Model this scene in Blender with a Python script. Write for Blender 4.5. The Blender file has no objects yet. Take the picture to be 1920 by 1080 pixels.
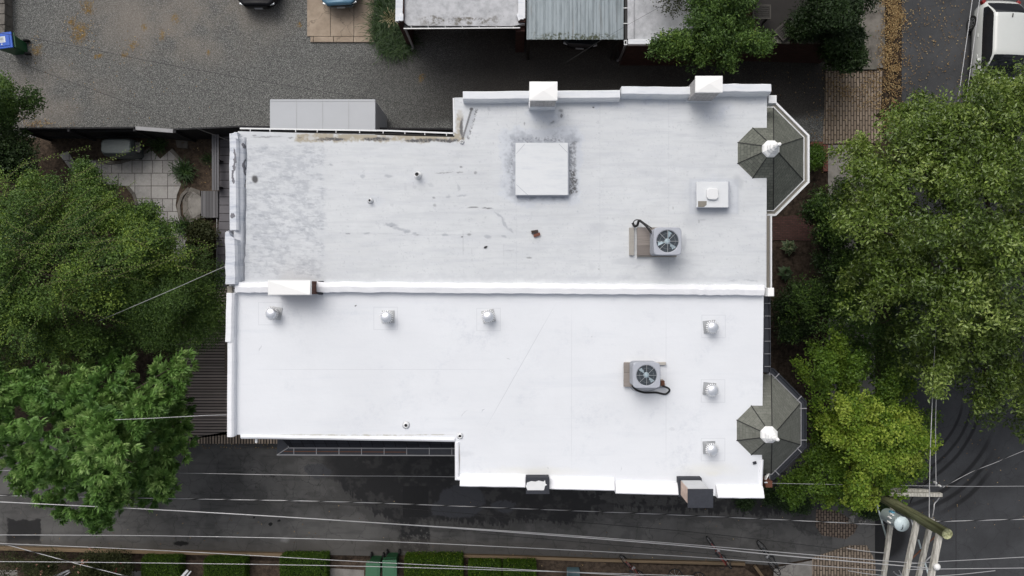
import bpy, math, random
import numpy as np
from mathutils import Vector, Matrix, Quaternion

R = math.radians
H, F = 30.0, 1280.0          # camera height (m), focal length in photo pixels

# ------------------------------------------------------------------ camera, world, sun
sc = bpy.context.scene
cam_d = bpy.data.cameras.new("camera"); cam = bpy.data.objects.new("camera", cam_d)
sc.collection.objects.link(cam)
cam.location = (0, 0, H); cam.rotation_euler = (0, 0, 0)
cam_d.sensor_width = 36; cam_d.lens = 36 * F / 1920; cam_d.clip_end = 1500; cam_d.clip_start = 0.1
sc.camera = cam
world = bpy.data.worlds.new("World"); sc.world = world; world.use_nodes = True
wn = world.node_tree; wn.nodes.clear()
SUN_DIR = Vector((-0.30, 0.62, 0.88)).normalized()
sky = wn.nodes.new("ShaderNodeTexSky"); sky.sky_type = 'NISHITA'; sky.sun_disc = False
sky.sun_elevation = math.asin(SUN_DIR.z); sky.sun_rotation = math.atan2(SUN_DIR.x, SUN_DIR.y)
sky.dust_density = 6; sky.air_density = 1.0; sky.ozone_density = 1.0
hs = wn.nodes.new("ShaderNodeHueSaturation"); hs.inputs['Saturation'].default_value = 0.36
bg = wn.nodes.new("ShaderNodeBackground"); bg.inputs[1].default_value = 0.15
wo = wn.nodes.new("ShaderNodeOutputWorld")
wn.links.new(sky.outputs[0], hs.inputs['Color']); wn.links.new(hs.outputs[0], bg.inputs[0]); wn.links.new(bg.outputs[0], wo.inputs[0])
sd = bpy.data.lights.new("sun", 'SUN'); sd.energy = 0.9; sd.angle = R(45); sd.color = (1, 0.97, 0.92)
sun = bpy.data.objects.new("sun", sd); sc.collection.objects.link(sun)
sun.rotation_euler = SUN_DIR.to_track_quat('Z', 'Y').to_euler(); sun.location = (0, 0, 40)
sc.view_settings.view_transform = 'Standard'; sc.view_settings.look = 'None'; sc.view_settings.gamma = 1
sc.view_settings.exposure = -0.12
sc.cycles.max_bounces = 5; sc.cycles.diffuse_bounces = 3; sc.cycles.transparent_max_bounces = 4

rng = np.random.default_rng(7); random.seed(7)

# ------------------------------------------------------------------ basic helpers
def P(px, py, z=0.0):
    s = (H - z) / F
    return Vector(((px - 960) * s, (540 - py) * s, z))
def PP(pts, z=0.0): return [P(a, b, z) for a, b in pts]

class G:
    """small node graph helper"""
    def __init__(s, name):
        s.m = bpy.data.materials.new(name); s.m.use_nodes = True; s.t = s.m.node_tree
        s.b = s.t.nodes['Principled BSDF']; s._pos = None
    def n(s, t): return s.t.nodes.new(t)
    def put(s, sock, v):
        if hasattr(v, 'is_output'): s.t.links.new(v, sock)
        elif v is not None:
            if sock.type == 'RGBA' and not isinstance(v, (int, float)): v = tuple(v)[:3] + (1,)
            sock.default_value = v
    def pos(s):
        if s._pos is None: s._pos = s.n('ShaderNodeNewGeometry').outputs['Position']
        return s._pos
    def uv(s): return s.n('ShaderNodeUVMap').outputs[0]
    def obj(s): return s.n('ShaderNodeTexCoord').outputs['Object']
    def attr(s, name): a = s.n('ShaderNodeAttribute'); a.attribute_name = name; return a.outputs['Fac']
    def map(s, v, loc=(0, 0, 0), rot=(0, 0, 0), scale=(1, 1, 1), kind='POINT'):
        k = s.n('ShaderNodeMapping'); k.vector_type = kind; s.put(k.inputs[0], v)
        k.inputs['Location'].default_value = loc; k.inputs['Rotation'].default_value = rot; k.inputs['Scale'].default_value = scale
        return k.outputs[0]
    def noise(s, scale=1, detail=4, rough=0.55, v=None, dist=0, out='Fac'):
        k = s.n('ShaderNodeTexNoise'); s.put(k.inputs['Vector'], v if v is not None else s.pos())
        k.inputs['Scale'].default_value = scale; k.inputs['Detail'].default_value = detail
        k.inputs['Roughness'].default_value = rough; k.inputs['Distortion'].default_value = dist
        return k.outputs[out]
    def vor(s, scale=1, v=None, feature='F1', out='Distance', rnd=1):
        k = s.n('ShaderNodeTexVoronoi'); k.feature = feature; s.put(k.inputs['Vector'], v if v is not None else s.pos())
        k.inputs['Scale'].default_value = scale; k.inputs['Randomness'].default_value = rnd
        return k.outputs[out]
    def brick(s, v, c1, c2, mortar, w, h, gap, off=0.5, bias=0):
        k = s.n('ShaderNodeTexBrick'); s.put(k.inputs['Vector'], v); k.offset = off
        if off == .37: k.squash = .62; k.squash_frequency = 3; k.offset_frequency = 3
        s.put(k.inputs['Color1'], c1); s.put(k.inputs['Color2'], c2); s.put(k.inputs['Mortar'], mortar)
        k.inputs['Scale'].default_value = 1; k.inputs['Mortar Size'].default_value = gap; k.inputs['Bias'].default_value = bias
        k.inputs['Brick Width'].default_value = w; k.inputs['Row Height'].default_value = h; k.inputs['Mortar Smooth'].default_value = 0.2
        return k.outputs['Color'], k.outputs['Fac']
    def math(s, op, a, b=None, clamp=False):
        k = s.n('ShaderNodeMath'); k.operation = op; k.use_clamp = clamp; s.put(k.inputs[0], a)
        if b is not None: s.put(k.inputs[1], b)
        return k.outputs[0]
    def rng(s, v, a, b, c=0, d=1):
        k = s.n('ShaderNodeMapRange'); k.clamp = True; k.interpolation_type = 'SMOOTHSTEP'; s.put(k.inputs[0], v)
        for i, x in enumerate((a, b, c, d)): k.inputs[i + 1].default_value = x
        return k.outputs[0]
    def mix(s, f, a, b, mode='MIX'):
        k = s.n('ShaderNodeMixRGB'); k.blend_type = mode; s.put(k.inputs[0], f); s.put(k.inputs[1], a); s.put(k.inputs[2], b)
        return k.outputs[0]
    def warp(s, amt, scale, detail=3):
        c = s.noise(scale, detail, out='Color'); k = s.n('ShaderNodeVectorMath'); k.operation = 'SUBTRACT'
        s.put(k.inputs[0], c); k.inputs[1].default_value = (.5, .5, .5)
        m = s.n('ShaderNodeVectorMath'); m.operation = 'SCALE'; s.put(m.inputs[0], k.outputs[0]); m.inputs[3].default_value = amt
        a = s.n('ShaderNodeVectorMath'); a.operation = 'ADD'; s.put(a.inputs[0], s.pos()); s.put(a.inputs[1], m.outputs[0])
        return a.outputs[0]
    def blob(s, v, px, py, rx, ry, rot=0, z=0, soft=0.5):
        """elliptic mark: radii in photo px at height z"""
        c = P(px, py, z); k = (H - z) / F
        q = s.map(v, (c.x, c.y, 0), (0, 0, R(rot)), (rx * k, ry * k, 1e4), 'TEXTURE')
        l = s.n('ShaderNodeVectorMath'); l.operation = 'LENGTH'; s.put(l.inputs[0], q)
        return s.rng(l.outputs['Value'], 1, 1 - soft)
    def boxm(s, v, x0, y0, x1, y1, z=0, soft=0.3):
        """soft box mask, corner px at height z"""
        c = P((x0 + x1) / 2, (y0 + y1) / 2, z); k = (H - z) / F
        q = s.map(v, (c.x, c.y, 0), (0, 0, 0), (abs(x1 - x0) / 2 * k, abs(y1 - y0) / 2 * k, 1e4), 'TEXTURE')
        sp = s.n('ShaderNodeSeparateXYZ'); s.put(sp.inputs[0], q)
        m = s.math('MAXIMUM', s.math('ABSOLUTE', sp.outputs[0]), s.math('ABSOLUTE', sp.outputs[1]))
        return s.rng(m, 1, 1 - soft)
    def add(s, *ms):
        r = ms[0]
        for m in ms[1:]: r = s.math('MAXIMUM', r, m)
        return r
    def mul(s, a, b): return s.math('MULTIPLY', a, b)
    def bump(s, h, strength=0.5, dist=0.02):
        k = s.n('ShaderNodeBump'); k.inputs['Strength'].default_value = strength; k.inputs['Distance'].default_value = dist
        s.put(k.inputs['Height'], h); s.t.links.new(k.outputs[0], s.b.inputs['Normal'])
    def out(s, col=None, rough=None, metal=None, spec=None):
        if col is not None: s.put(s.b.inputs['Base Color'], col)
        if rough is not None: s.put(s.b.inputs['Roughness'], rough)
        if metal is not None: s.put(s.b.inputs['Metallic'], metal)
        if spec is not None: s.put(s.b.inputs['Specular IOR Level'], spec)
        return s.m

def plain(name, col, rough=0.6, metal=0, var=0.15, scale=6, spec=0.4):
    g = G(name); n = g.noise(scale, 5, 0.6)
    dark = [c * (1 - var) for c in col]; lite = [min(1, c * (1 + var)) for c in col]
    return g.out(g.mix(n, dark, lite), rough, metal, spec)

# ------------------------------------------------------------------ mesh builder
def fbm(x, y, sc_, oct_=4, seed=0, gain=.55):
    t = 0; a = 1; n = 0
    for o in range(oct_):
        T = np.random.default_rng(seed + o * 7 + 1).random((256, 256)); u = x * sc_ * 2 ** o + 97.3; v = y * sc_ * 2 ** o + 53.1
        iu = np.floor(u).astype(int); iv = np.floor(v).astype(int); fu = u - iu; fv = v - iv; fu = fu * fu * (3 - 2 * fu); fv = fv * fv * (3 - 2 * fv)
        g00 = T[iu % 256, iv % 256]; g10 = T[(iu + 1) % 256, iv % 256]; g01 = T[iu % 256, (iv + 1) % 256]; g11 = T[(iu + 1) % 256, (iv + 1) % 256]
        t = t + a * ((g00 * (1 - fu) + g10 * fu) * (1 - fv) + (g01 * (1 - fu) + g11 * fu) * fv); n += a; a *= gain
    return t / n
def sstep(v, a, b): t = np.clip((v - a) / (b - a), 0, 1); return t * t * (3 - 2 * t)
class MB:
    def __init__(s): s.v = []; s.f = []
    def add(s, vs, fs):
        o = len(s.v); s.v += [tuple(v) for v in vs]; s.f += [tuple(i + o for i in f) for f in fs]; return s
    def box(s, c, size, rot=None, taper=1.0):
        x, y, z = size[0] / 2, size[1] / 2, size[2] / 2; vs = []
        for k in (-1, 1):
            t = taper if k > 0 else 1
            for a, b in ((-1, -1), (1, -1), (1, 1), (-1, 1)): vs.append(Vector((a * x * t, b * y * t, k * z)))
        if rot is not None:
            m = Matrix.Rotation(rot, 3, 'Z') if isinstance(rot, (int, float)) else rot
            vs = [m @ v for v in vs]
        c = Vector(c); return s.add([v + c for v in vs], [(3, 2, 1, 0), (4, 5, 6, 7), (0, 1, 5, 4), (1, 2, 6, 5), (2, 3, 7, 6), (3, 0, 4, 7)])
    def bar(s, a, b, w, h=None, up=(0, 0, 1)):
        a, b = Vector(a), Vector(b); h = h or w; d = (b - a); L = d.length; d.normalize()
        u = Vector(up)
        if abs(d.dot(u)) > .98: u = Vector((1, 0, 0))
        x = d.cross(u).normalized(); z = x.cross(d)
        vs = [p + x * i * w / 2 + z * j * h / 2 for p in (a, b) for i, j in ((-1, -1), (1, -1), (1, 1), (-1, 1))]
        return s.add(vs, [(0, 1, 2, 3), (7, 6, 5, 4), (0, 4, 5, 1), (1, 5, 6, 2), (2, 6, 7, 3), (3, 7, 4, 0)])
    def prism(s, poly, z0, z1):
        n = len(poly); area = sum(poly[i][0] * poly[(i + 1) % n][1] - poly[(i + 1) % n][0] * poly[i][1] for i in range(n))
        p = list(poly) if area > 0 else list(poly)[::-1]
        vs = [(q[0], q[1], z0) for q in p] + [(q[0], q[1], z1) for q in p]
        return s.add(vs, [tuple(range(n))[::-1], tuple(range(n, 2 * n))] + [(i, (i + 1) % n, (i + 1) % n + n, i + n) for i in range(n)])
    def sheet(s, poly, z):
        n = len(poly); area = sum(poly[i][0] * poly[(i + 1) % n][1] - poly[(i + 1) % n][0] * poly[i][1] for i in range(n))
        p = list(poly) if area > 0 else list(poly)[::-1]
        return s.add([(q[0], q[1], z) for q in p], [tuple(range(n))])
    def tube(s, pts, r, n=8, caps=True):
        pts = [Vector(p) for p in pts]; rs = r if isinstance(r, (list, tuple)) else [r] * len(pts); vs = []
        ref = Vector((0, 0, 1)); 
        for i, p in enumerate(pts):
            d = (pts[min(i + 1, len(pts) - 1)] - pts[max(i - 1, 0)]).normalized()
            u = ref if abs(d.dot(ref)) < .95 else Vector((1, 0, 0))
            x = d.cross(u).normalized(); y = x.cross(d)
            for k in range(n): a = 2 * math.pi * k / n; vs.append(p + (x * math.cos(a) + y * math.sin(a)) * rs[i])
        fs = [(i * n + k, i * n + (k + 1) % n, (i + 1) * n + (k + 1) % n, (i + 1) * n + k) for i in range(len(pts) - 1) for k in range(n)]
        if caps: fs += [tuple(range(n)), tuple(range((len(pts) - 1) * n, len(pts) * n))[::-1]]
        o = [f[::-1] for f in fs]
        return s.add(vs, o)
    def lathe(s, c, prof, n=24, rot=0):
        vs = []; c = Vector(c)
        for r, z in prof:
            for k in range(n): a = 2 * math.pi * k / n + rot; vs.append(c + Vector((r * math.cos(a), r * math.sin(a), z)))
        m = len(prof); fs = [(i * n + k, i * n + (k + 1) % n, (i + 1) * n + (k + 1) % n, (i + 1) * n + k) for i in range(m - 1) for k in range(n)]
        fs += [tuple(range(n))[::-1], tuple(range((m - 1) * n, m * n))]
        return s.add(vs, fs)
    def sweep(s, path, prof, closed=False, jit=0, caps=True):
        """profile (offset to the left of path, z) swept along a 2D path, mitred"""
        pts = [Vector((p[0], p[1])) for p in path]; n = len(pts); vs = []; m = len(prof)
        for i in range(n):
            a = pts[i - 1] if (i or closed) else None; b = pts[(i + 1) % n] if (i < n - 1 or closed) else None
            d1 = (pts[i] - a).normalized() if a is not None else None; d2 = (b - pts[i]).normalized() if b is not None else None
            d1 = d1 or d2; d2 = d2 or d1
            n1 = Vector((-d1.y, d1.x)); n2 = Vector((-d2.y, d2.x)); mt = (n1 + n2).normalized(); k = 1 / max(.3, mt.dot(n1))
            j = (random.random() - .5) * jit
            for o, z in prof: q = pts[i] + mt * k * (o + (j if o else j)); vs.append((q.x, q.y, z + (random.random() - .5) * jit * .5))
        fs = []
        for i in range(n if closed else n - 1):
            for k in range(m):
                if m < 3 and k == m - 1: break
                a, b = i * m + k, i * m + (k + 1) % m; c, d = ((i + 1) % n) * m + (k + 1) % m, ((i + 1) % n) * m + k
                fs.append((a, d, c, b))
        if caps and not closed: fs += [tuple(range(m)), tuple(range((n - 1) * m, n * m))[::-1]]
        return s.add(vs, fs)
    def build(s, name, mat, parent=None, smooth=False, bevel=0, local=False, label=None):
        off = Vector((0, 0, 0)) if (local or parent is None) else wloc(parent)
        me = bpy.data.meshes.new(name); me.from_pydata([(v[0] - off.x, v[1] - off.y, v[2] - off.z) for v in s.v], [], s.f)
        uv = me.uv_layers.new(name="UVMap"); vv = [Vector(v) for v in s.v]
        for p in me.polygons:
            nrm = p.normal
            if abs(nrm.z) > .97: u, w = Vector((1, 0, 0)), Vector((0, 1, 0))
            else: u = Vector((-nrm.y, nrm.x, 0)).normalized(); w = nrm.cross(u)
            for li in p.loop_indices: q = vv[me.loops[li].vertex_index]; uv.data[li].uv = (q.dot(u), q.dot(w))
            p.use_smooth = smooth
        me.materials.append(mat)
        o = bpy.data.objects.new(name, me); sc.collection.objects.link(o)
        if parent: o.parent = parent
        if bevel:
            b = o.modifiers.new('bevel', 'BEVEL'); b.width = bevel; b.segments = 2; b.limit_method = 'ANGLE'; b.angle_limit = R(40)
        if label: o['label'] = label
        return o

def wloc(o):
    v = Vector((0, 0, 0))
    while o: v += o.location; o = o.parent
    return v
def thing(name, label, cat, loc=(0, 0, 0), group=None, rz=0):
    o = bpy.data.objects.new(name, None); sc.collection.objects.link(o); o.empty_display_size = .3
    o.location = loc; o.rotation_euler = (0, 0, rz); o['label'] = label; o['category'] = cat
    if group: o['group'] = group
    return o
def tag(o, label, cat, group=None):
    o['label'] = label; o['category'] = cat
    if group: o['group'] = group
    return o
def struct(o, kind='structure'): o['kind'] = kind; return o
def kids(o): return [c for c in bpy.data.objects if c.parent == o]
def dup(root, loc, rz=None, label=None):
    r = root.copy(); sc.collection.objects.link(r); r.location = loc
    if rz is not None: r.rotation_euler = (0, 0, rz)
    if label: r['label'] = label
    for ch in kids(root):
        c = ch.copy(); sc.collection.objects.link(c); c.parent = r
        for g in kids(ch): d = g.copy(); sc.collection.objects.link(d); d.parent = c
    return r
def subdiv(poly, n):
    out = []
    for a, b in zip(poly, poly[1:]):
        for k in range(n): out.append(tuple(a[i] + (b[i] - a[i]) * k / n for i in range(len(a))))
    return out + [tuple(poly[-1])]

# ------------------------------------------------------------------ materials
ZR = 10.5
def m_roof(name, base, dirty, upper):
    g = G(name); w = g.warp(.35, 1.2); w2 = g.warp(.5, 5)
    big = g.noise(.35, 4); fine = g.noise(9, 6, .7); roll = g.noise(1, 5, .65, v=g.map(g.pos(), scale=(1.0, 6, 1)))
    col = g.mix(g.rng(big, .35, .7), base, [c * .94 for c in base])
    col = g.mix(g.mul(g.rng(roll, .42, .72), .45 if upper else .12), col, dirty)
    col = g.mix(g.mul(g.rng(fine, .55, .8), .30 if upper else .14), col, dirty)
    z = ZR
    def mark(msk, c, amt=1):
        nonlocal col; col = g.mix(g.mul(msk, amt), col, c)
    grey = (.33, .35, .39); dk = (.10, .10, .11); tan = (.40, .36, .28); bl = (.50, .54, .62)
    if upper:
        for ch, c_, am in (('blue', bl, .55), ('grey', (.30, .32, .36), .85), ('tan', (.36, .32, .245), .95), ('dark', (.095, .095, .10), 1.0)):
            col = g.mix(g.mul(g.attr(ch), am), col, c_)
    else:
        sp = g.rng(g.noise(6, 6, .75), .60, .78); mark(g.mul(sp, g.boxm(g.warp(.3, 2), 440, 545, 1430, 700, z, .4)), (.50, .53, .60), .5)
        for x in (1071, 1248): mark(g.boxm(g.warp(.015, 3), x, 556, x + 1.5, 900, z, .5), grey, .2)
        for (x0, x1, y) in ((450, 950, 692), ): mark(g.boxm(g.warp(.015, 3), x0, y, x1, y + 1.2, z, .5), grey, .28)
        mark(g.blob(g.warp(.02, 3), 975, 688, 160, .9, 60.5, z), grey, .35)
        for q in ((507, 588), (723, 597), (916, 599), (1338, 612), (1337, 733), (1337, 843)):
            o = g.boxm(g.pos(), q[0] - 23, q[1] - 22, q[0] + 23, q[1] + 22, z, .02); i = g.boxm(g.pos(), q[0] - 21.6, q[1] - 20.6, q[0] + 21.6, q[1] + 20.6, z, .02)
            mark(g.math('SUBTRACT', o, i), grey, .22)
        mark(g.mul(g.rng(g.noise(.9, 5, .65), .48, .72), g.rng(g.noise(7, 5, .75), .4, .7)), (.50, .53, .59), .45)
        mark(g.rng(g.noise(1, 4, .6, v=g.map(g.pos(), scale=(.25, 3, 1))), .55, .75), (.60, .63, .68), .35)
        W = g.warp(.2, 3.5)
        for (a, b, rx, ry, ro, am) in ((488, 655, 1.5, 9, -25, .6), (667, 573, 3, 1.5, 0, 1.5), (954, 673, 5, 1, 0, .7), (870, 775, 9, 1, 40, .6), (905, 771, 5, 1, 45, .7), (1028, 877, 3, 1.4, -45, .8),
             (1165, 881, 1, 6, 0, .5), (1260, 805, 6, 5, 0, .3), (870, 850, 25, 8, 0, .22), (1110, 630, 2, 2, 0, .5)):
            mark(g.blob(W, a, b, rx, ry, ro, z, .6), grey if am < 1.2 else dk, min(1, am * .7))
        for q in ((650, 816, 210, 3), (810, 815, 50, 1.6)): mark(g.mul(g.blob(g.warp(.05, 3), *q, 0, z, .7), g.rng(g.noise(4, 5, .7), .35, .6)), (.38, .35, .28), .7)
        mark(g.blob(g.warp(.05, 4), 861, 860, 1.8, 34, 0, z), (.35, .32, .27), .8)
        for q in ((1000, 885, 140, 14), (1330, 880, 80, 18), (1340, 890, 20, 8)): mark(g.blob(g.warp(.3, 2), *q, 0, z, .9), (.72, .70, .60), .30)
    g.bump(g.noise(3, 5, .7), .25, .03)
    return g.out(col, .62, 0, .25)

M = {}
M['roof_up'] = m_roof('old_white_membrane', (.61, .63, .65), (.51, .53, .57), True)
M['roof_lo'] = m_roof('new_white_membrane', (.73, .75, .785), (.60, .63, .68), False)
def m_parapet(name, base, dirt, amt, peel=False):
    g = G(name); n = g.noise(1, 5, .7, v=g.map(g.pos(), scale=(1.2, 8, 1))); n2 = g.noise(12, 5, .7)
    col = g.mix(g.mul(g.rng(n, .45, .75), amt), base, dirt); col = g.mix(g.mul(g.rng(n2, .55, .8), amt * .6), col, dirt)
    if peel:
        w = g.warp(.3, 4, 5)
        for q in ((437, 300, 3, 26), (452, 310, 3.5, 16), (456, 336, 4, 18), (436, 330, 3, 16), (437, 405, 3, 6), (433, 405, 5, 7), (449, 268, 2.5, 9)):
            col = g.mix(g.rng(g.blob(w, *q, 0, 10.8, .3), .3, .5), col, (.17, .17, .19))
    g.bump(g.noise(5, 4), .3, .03)
    return g.out(col, .6, 0, .25)
M['par_lo'] = m_parapet('white_parapet_membrane', (.80, .81, .84), (.64, .66, .70), .35)
M['par_up'] = m_parapet('coated_parapet_membrane', (.69, .71, .74), (.46, .51, .60), .6)
M['par_rear'] = m_parapet('peeling_parapet_coating', (.64, .66, .70), (.38, .42, .50), .8, True)
def m_gravel():
    g = G('gravel'); w = g.warp(1.2, .35)
    c = g.vor(34, out='Color'); d = g.vor(34); nn = g.noise(60, 3, .8); n2 = g.noise(20, 5, .8)
    sp = g.n('ShaderNodeSeparateColor'); g.put(sp.inputs[0], c)
    col = g.mix(g.rng(sp.outputs[0], 0, 1), (.125, .129, .124), (.275, .278, .268))
    col = g.mix(g.mul(g.rng(sp.outputs[1], .88, .97), 1), col, (.36, .36, .34))
    col = g.mix(g.mul(g.rng(n2, .5, .75), .35), col, (.09, .085, .075))
    col = g.mix(g.mul(g.rng(d, .3, .65), .7), col, (.03, .03, .03))
    big = g.noise(.5, 5, .6)
    brown = g.add(g.mul(g.blob(w, 330, 40, 290, 110, 0, 0, .9), .9), g.mul(g.blob(w, 70, 180, 200, 100, 0, 0, .8), .7))
    col = g.mix(g.mul(g.mul(brown, g.rng(big, .3, .6)), .6), col, (.27, .235, .20))
    # soil over the lane gravel, plus shade of garages, houses and trees painted in
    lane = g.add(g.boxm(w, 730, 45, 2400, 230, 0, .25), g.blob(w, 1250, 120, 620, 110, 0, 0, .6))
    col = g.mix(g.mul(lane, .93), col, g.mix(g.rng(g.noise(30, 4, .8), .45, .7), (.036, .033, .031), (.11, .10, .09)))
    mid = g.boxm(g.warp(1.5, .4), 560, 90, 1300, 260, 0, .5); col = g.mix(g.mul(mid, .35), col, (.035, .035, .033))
    o = g.vor(14, v=w); spots = None
    for q in ((150, 60, 22, 26), (165, 15, 14, 18), (305, 68, 9, 11), (185, 105, 12, 6), (250, 85, 8, 9), (68, 95, 14, 14), (330, 35, 12, 14), (135, 40, 10, 8), (272, 52, 10, 8), (235, 100, 6, 9), (790, 147, 9, 10), (390, 100, 5, 7),(560,45,8,8)):
        b = g.blob(g.warp(.5, 2.5), *q, 0, 0, .7); spots = b if spots is None else g.add(spots, b)
    col = g.mix(g.mul(spots, g.rng(g.noise(8, 5, .8), .40, .6)), col, (.20, .125, .035))
    dark = g.add(g.blob(w, 490, 30, 70, 50, 0, 0, .9), g.blob(w, 20, 115, 60, 26, 0, 0, .8))
    g.bump(g.math('ADD', d, g.mul(nn, .5)), .9, .02)
    return g.out(col, .9, 0, .15)
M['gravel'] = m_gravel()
def m_asphalt(name, base, alley):
    g = G(name); n = g.noise(.6, 5, .6); f = g.noise(45, 4, .8)
    col = g.mix(g.rng(n, .3, .7), [c * .82 for c in base], [c * 1.2 for c in base])
    col = g.mix(g.mul(g.rng(f, .55, .75), .45), col, [c * 2.2 for c in base]); col = g.mix(g.mul(g.rng(f, .5, .3), .5), col, [c * .5 for c in base])
    wc = g.warp(.7, 1.4, 5)
    e = g.vor(.9, v=wc, feature='DISTANCE_TO_EDGE'); crack = g.rng(e, .018, .004)
    rough = .85
    if alley:
        e2 = g.vor(2.2, v=wc, feature='DISTANCE_TO_EDGE')
        col = g.mix(g.mul(g.mul(g.mul(g.rng(e2, .02, .004), g.rng(g.noise(1.2, 3), .42, .55)), g.boxm(g.warp(1, .5), 380, 850, 660, 950, 0, .6)), .8), col, (.008, .008, .008))
        wet = g.attr('wet'); col = g.mix(g.mul(g.attr('damp'), .5), col, (.020, .020, .021)); col = g.mix(g.mul(wet, .93), col, (.0125, .0125, .0135))
        col = g.mix(g.mul(g.attr('puddle'), .85), col, (.050, .052, .060))
        patch = g.add(g.boxm(g.warp(.5, 1.5), 12, 972, 80, 1022, 0, .1), g.boxm(g.warp(.04, 4), 755, 911, 804, 970, 0, .03)); col = g.mix(g.mul(patch, .9), col, (.012, .012, .013))
        col = g.mix(g.mul(g.boxm(g.warp(.4, 1), -400, 1008, 1560, 1050, 0, .5), .45), col, (.08, .073, .065))
        for q in ((508, 982, 5, 5), (524, 976, 4, 4), (476, 970, 3, 2), (340, 1018, 18, 6)): col = g.mix(g.blob(g.warp(.2, 5), *q, 0, 0, .4), col, (.01, .01, .01))
        col = g.mix(g.mul(g.blob(g.warp(.2, 5), 535, 1012, 12, 8, 0, 0, .9), .5), col, (.3, .3, .3))
        rough = g.rng(wet, 0, 1, .85, .6)
    else:
        # curved tyre marks
        for (cx, cy, r) in ((1640, 722, 168), (1640, 722, 186), (1636, 722, 206), (1640, 716, 240), (1642, 716, 256), (1636, 718, 276)):
            c = P(cx, cy); k = H / F
            q = g.map(g.warp(.12, .7), (c.x, c.y, 0), (0, 0, 0), (r * k, r * k, 1e4), 'TEXTURE'); l = g.n('ShaderNodeVectorMath'); l.operation = 'LENGTH'; g.put(l.inputs[0], q)
            d = g.math('ABSOLUTE', g.math('SUBTRACT', l.outputs['Value'], 1))
            ms = g.mul(g.rng(d, .022, .008), g.boxm(g.warp(.5, .6), 1660, 740, 1870, 975, 0, .35))
            col = g.mix(g.mul(ms, .75), col, (.014, .014, .015))
        col = g.mix(g.mul(g.boxm(g.warp(.02, 1), 1791, 880, 1792.6, 1400, 0, .5), .7), col, (.012, .012, .012))
        col = g.mix(g.mul(g.blob(g.warp(.1, 1), 1650, 1000, 60, 60, 0, 0, .3), .9), col, (.012, .012, .013))
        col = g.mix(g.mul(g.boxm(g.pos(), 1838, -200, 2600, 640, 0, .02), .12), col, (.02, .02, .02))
    col = g.mix(g.mul(crack, .2 if not alley else .3), col, (.01, .01, .01))
    g.bump(f, .35, .01)
    return g.out(col, rough, 0, .3 if alley else .2)
M['alley'] = m_asphalt('alley_asphalt', (.100, .098, .095), True)
M['street'] = m_asphalt('street_asphalt', (.056, .058, .062), False)
def m_brick(name, c1, c2, mortar, w, h, gap, off=.5, rot=0, rough=.85, sat=None):
    g = G(name); v = g.uv(); v = g.map(v, rot=(0, 0, rot)) if rot else v
    c, f = g.brick(v, c1, c2, mortar, w, h, gap, off); n = g.noise(3, 5, .7); n2 = g.noise(14, 4, .7)
    c = g.mix(g.mul(g.rng(n, .4, .75), .45), c, [x * .5 for x in c1]); c = g.mix(g.mul(g.rng(n2, .5, .75), .3), c, [min(1, x * 1.5) for x in c2])
    g.bump(g.math('SUBTRACT', 1, f), .5, .01)
    return g.out(c, rough, 0, .2)
M['paver'] = m_brick('brick_pavers', (.24, .19, .145), (.33, .265, .205), (.055, .044, .034), .42, .125, .024, rot=R(90))
M['paver2'] = m_brick('dark_brick_pavers', (.14, .105, .085), (.22, .17, .13), (.02, .017, .015), .24, .12, .02, rot=R(90))
M['brick'] = m_brick('red_brick', (.10, .04, .03), (.15, .065, .048), (.06, .05, .045), .22, .075, .012)
M['brick_dark'] = m_brick('dark_red_brick', (.055, .026, .022), (.085, .04, .034), (.03, .026, .024), .22, .075, .012)
M['brick_pink'] = m_brick('painted_pink_brick', (.56, .43, .36), (.66, .52, .44), (.52, .41, .36), .22, .075, .008)
M['brick_grey'] = m_brick('weathered_painted_brick', (.42, .41, .41), (.52, .51, .51), (.32, .31, .31), .22, .09, .012)
M['patio'] = m_brick('stamped_patio_concrete', (.32, .31, .30), (.41, .40, .385), (.12, .11, .105), .72, .56, .018, .37)
M['slate'] = m_brick('green_grey_slate', (.125, .132, .113), (.165, .172, .146), (.082, .087, .078), .16, .10, .008)
M['slate2'] = m_brick('dark_slate', (.145, .150, .130), (.175, .180, .158), (.115, .119, .105), .16, .10, .006)
M['slate_blue'] = m_brick('blue_black_slate', (.018, .019, .024), (.030, .032, .040), (.006, .006, .008), .34, .3, .014, 0)
def m_boards(name, c, w, rot=0, gapc=(.01, .01, .01), gap=.012, rough=.75, v=.25):
    g = G(name); q = g.map(g.uv(), rot=(0, 0, rot)); col, f = g.brick(q, [x * (1 - v) for x in c], [x * (1 + v) for x in c], gapc, 40, w, gap, .5)
    st = g.noise(1, 5, .7, v=g.map(q, scale=(1.5, 30, 1))); col = g.mix(g.mul(g.rng(st, .4, .7), .4), col, [x * .55 for x in c])
    g.bump(g.math('SUBTRACT', 1, f), .6, .015)
    return g.out(col, rough, 0, .2)
M['deck_brown'] = m_boards('weathered_brown_deck', (.31, .265, .24), .125, gap=.022)
M['deck_brown_v'] = m_boards('weathered_brown_deck_border', (.30, .24, .19), .125, rot=R(90), gap=.03)
M['deck_grey'] = m_boards('grey_composite_deck', (.15, .145, .158), .36, gap=.014, v=.08)
M['wood'] = m_boards('weathered_plywood', (.24, .215, .20), .6, rot=0, gap=.002)
M['wood_grey'] = m_boards('weathered_grey_timber', (.40, .38, .35), 2, gap=.001)
M['wood_dark'] = m_boards('dark_garden_timber', (.035, .031, .028), .09, gap=.02)
M['timber'] = m_boards('tan_landscape_timber', (.20, .145, .09), 2, gap=.001)
M['fence'] = m_boards('dark_grey_fence_boards', (.030, .030, .033), .14, rot=R(90), gap=.01)
M['fence_cap'] = plain('pale_grey_board', (.30, .30, .31), .7)
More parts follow.
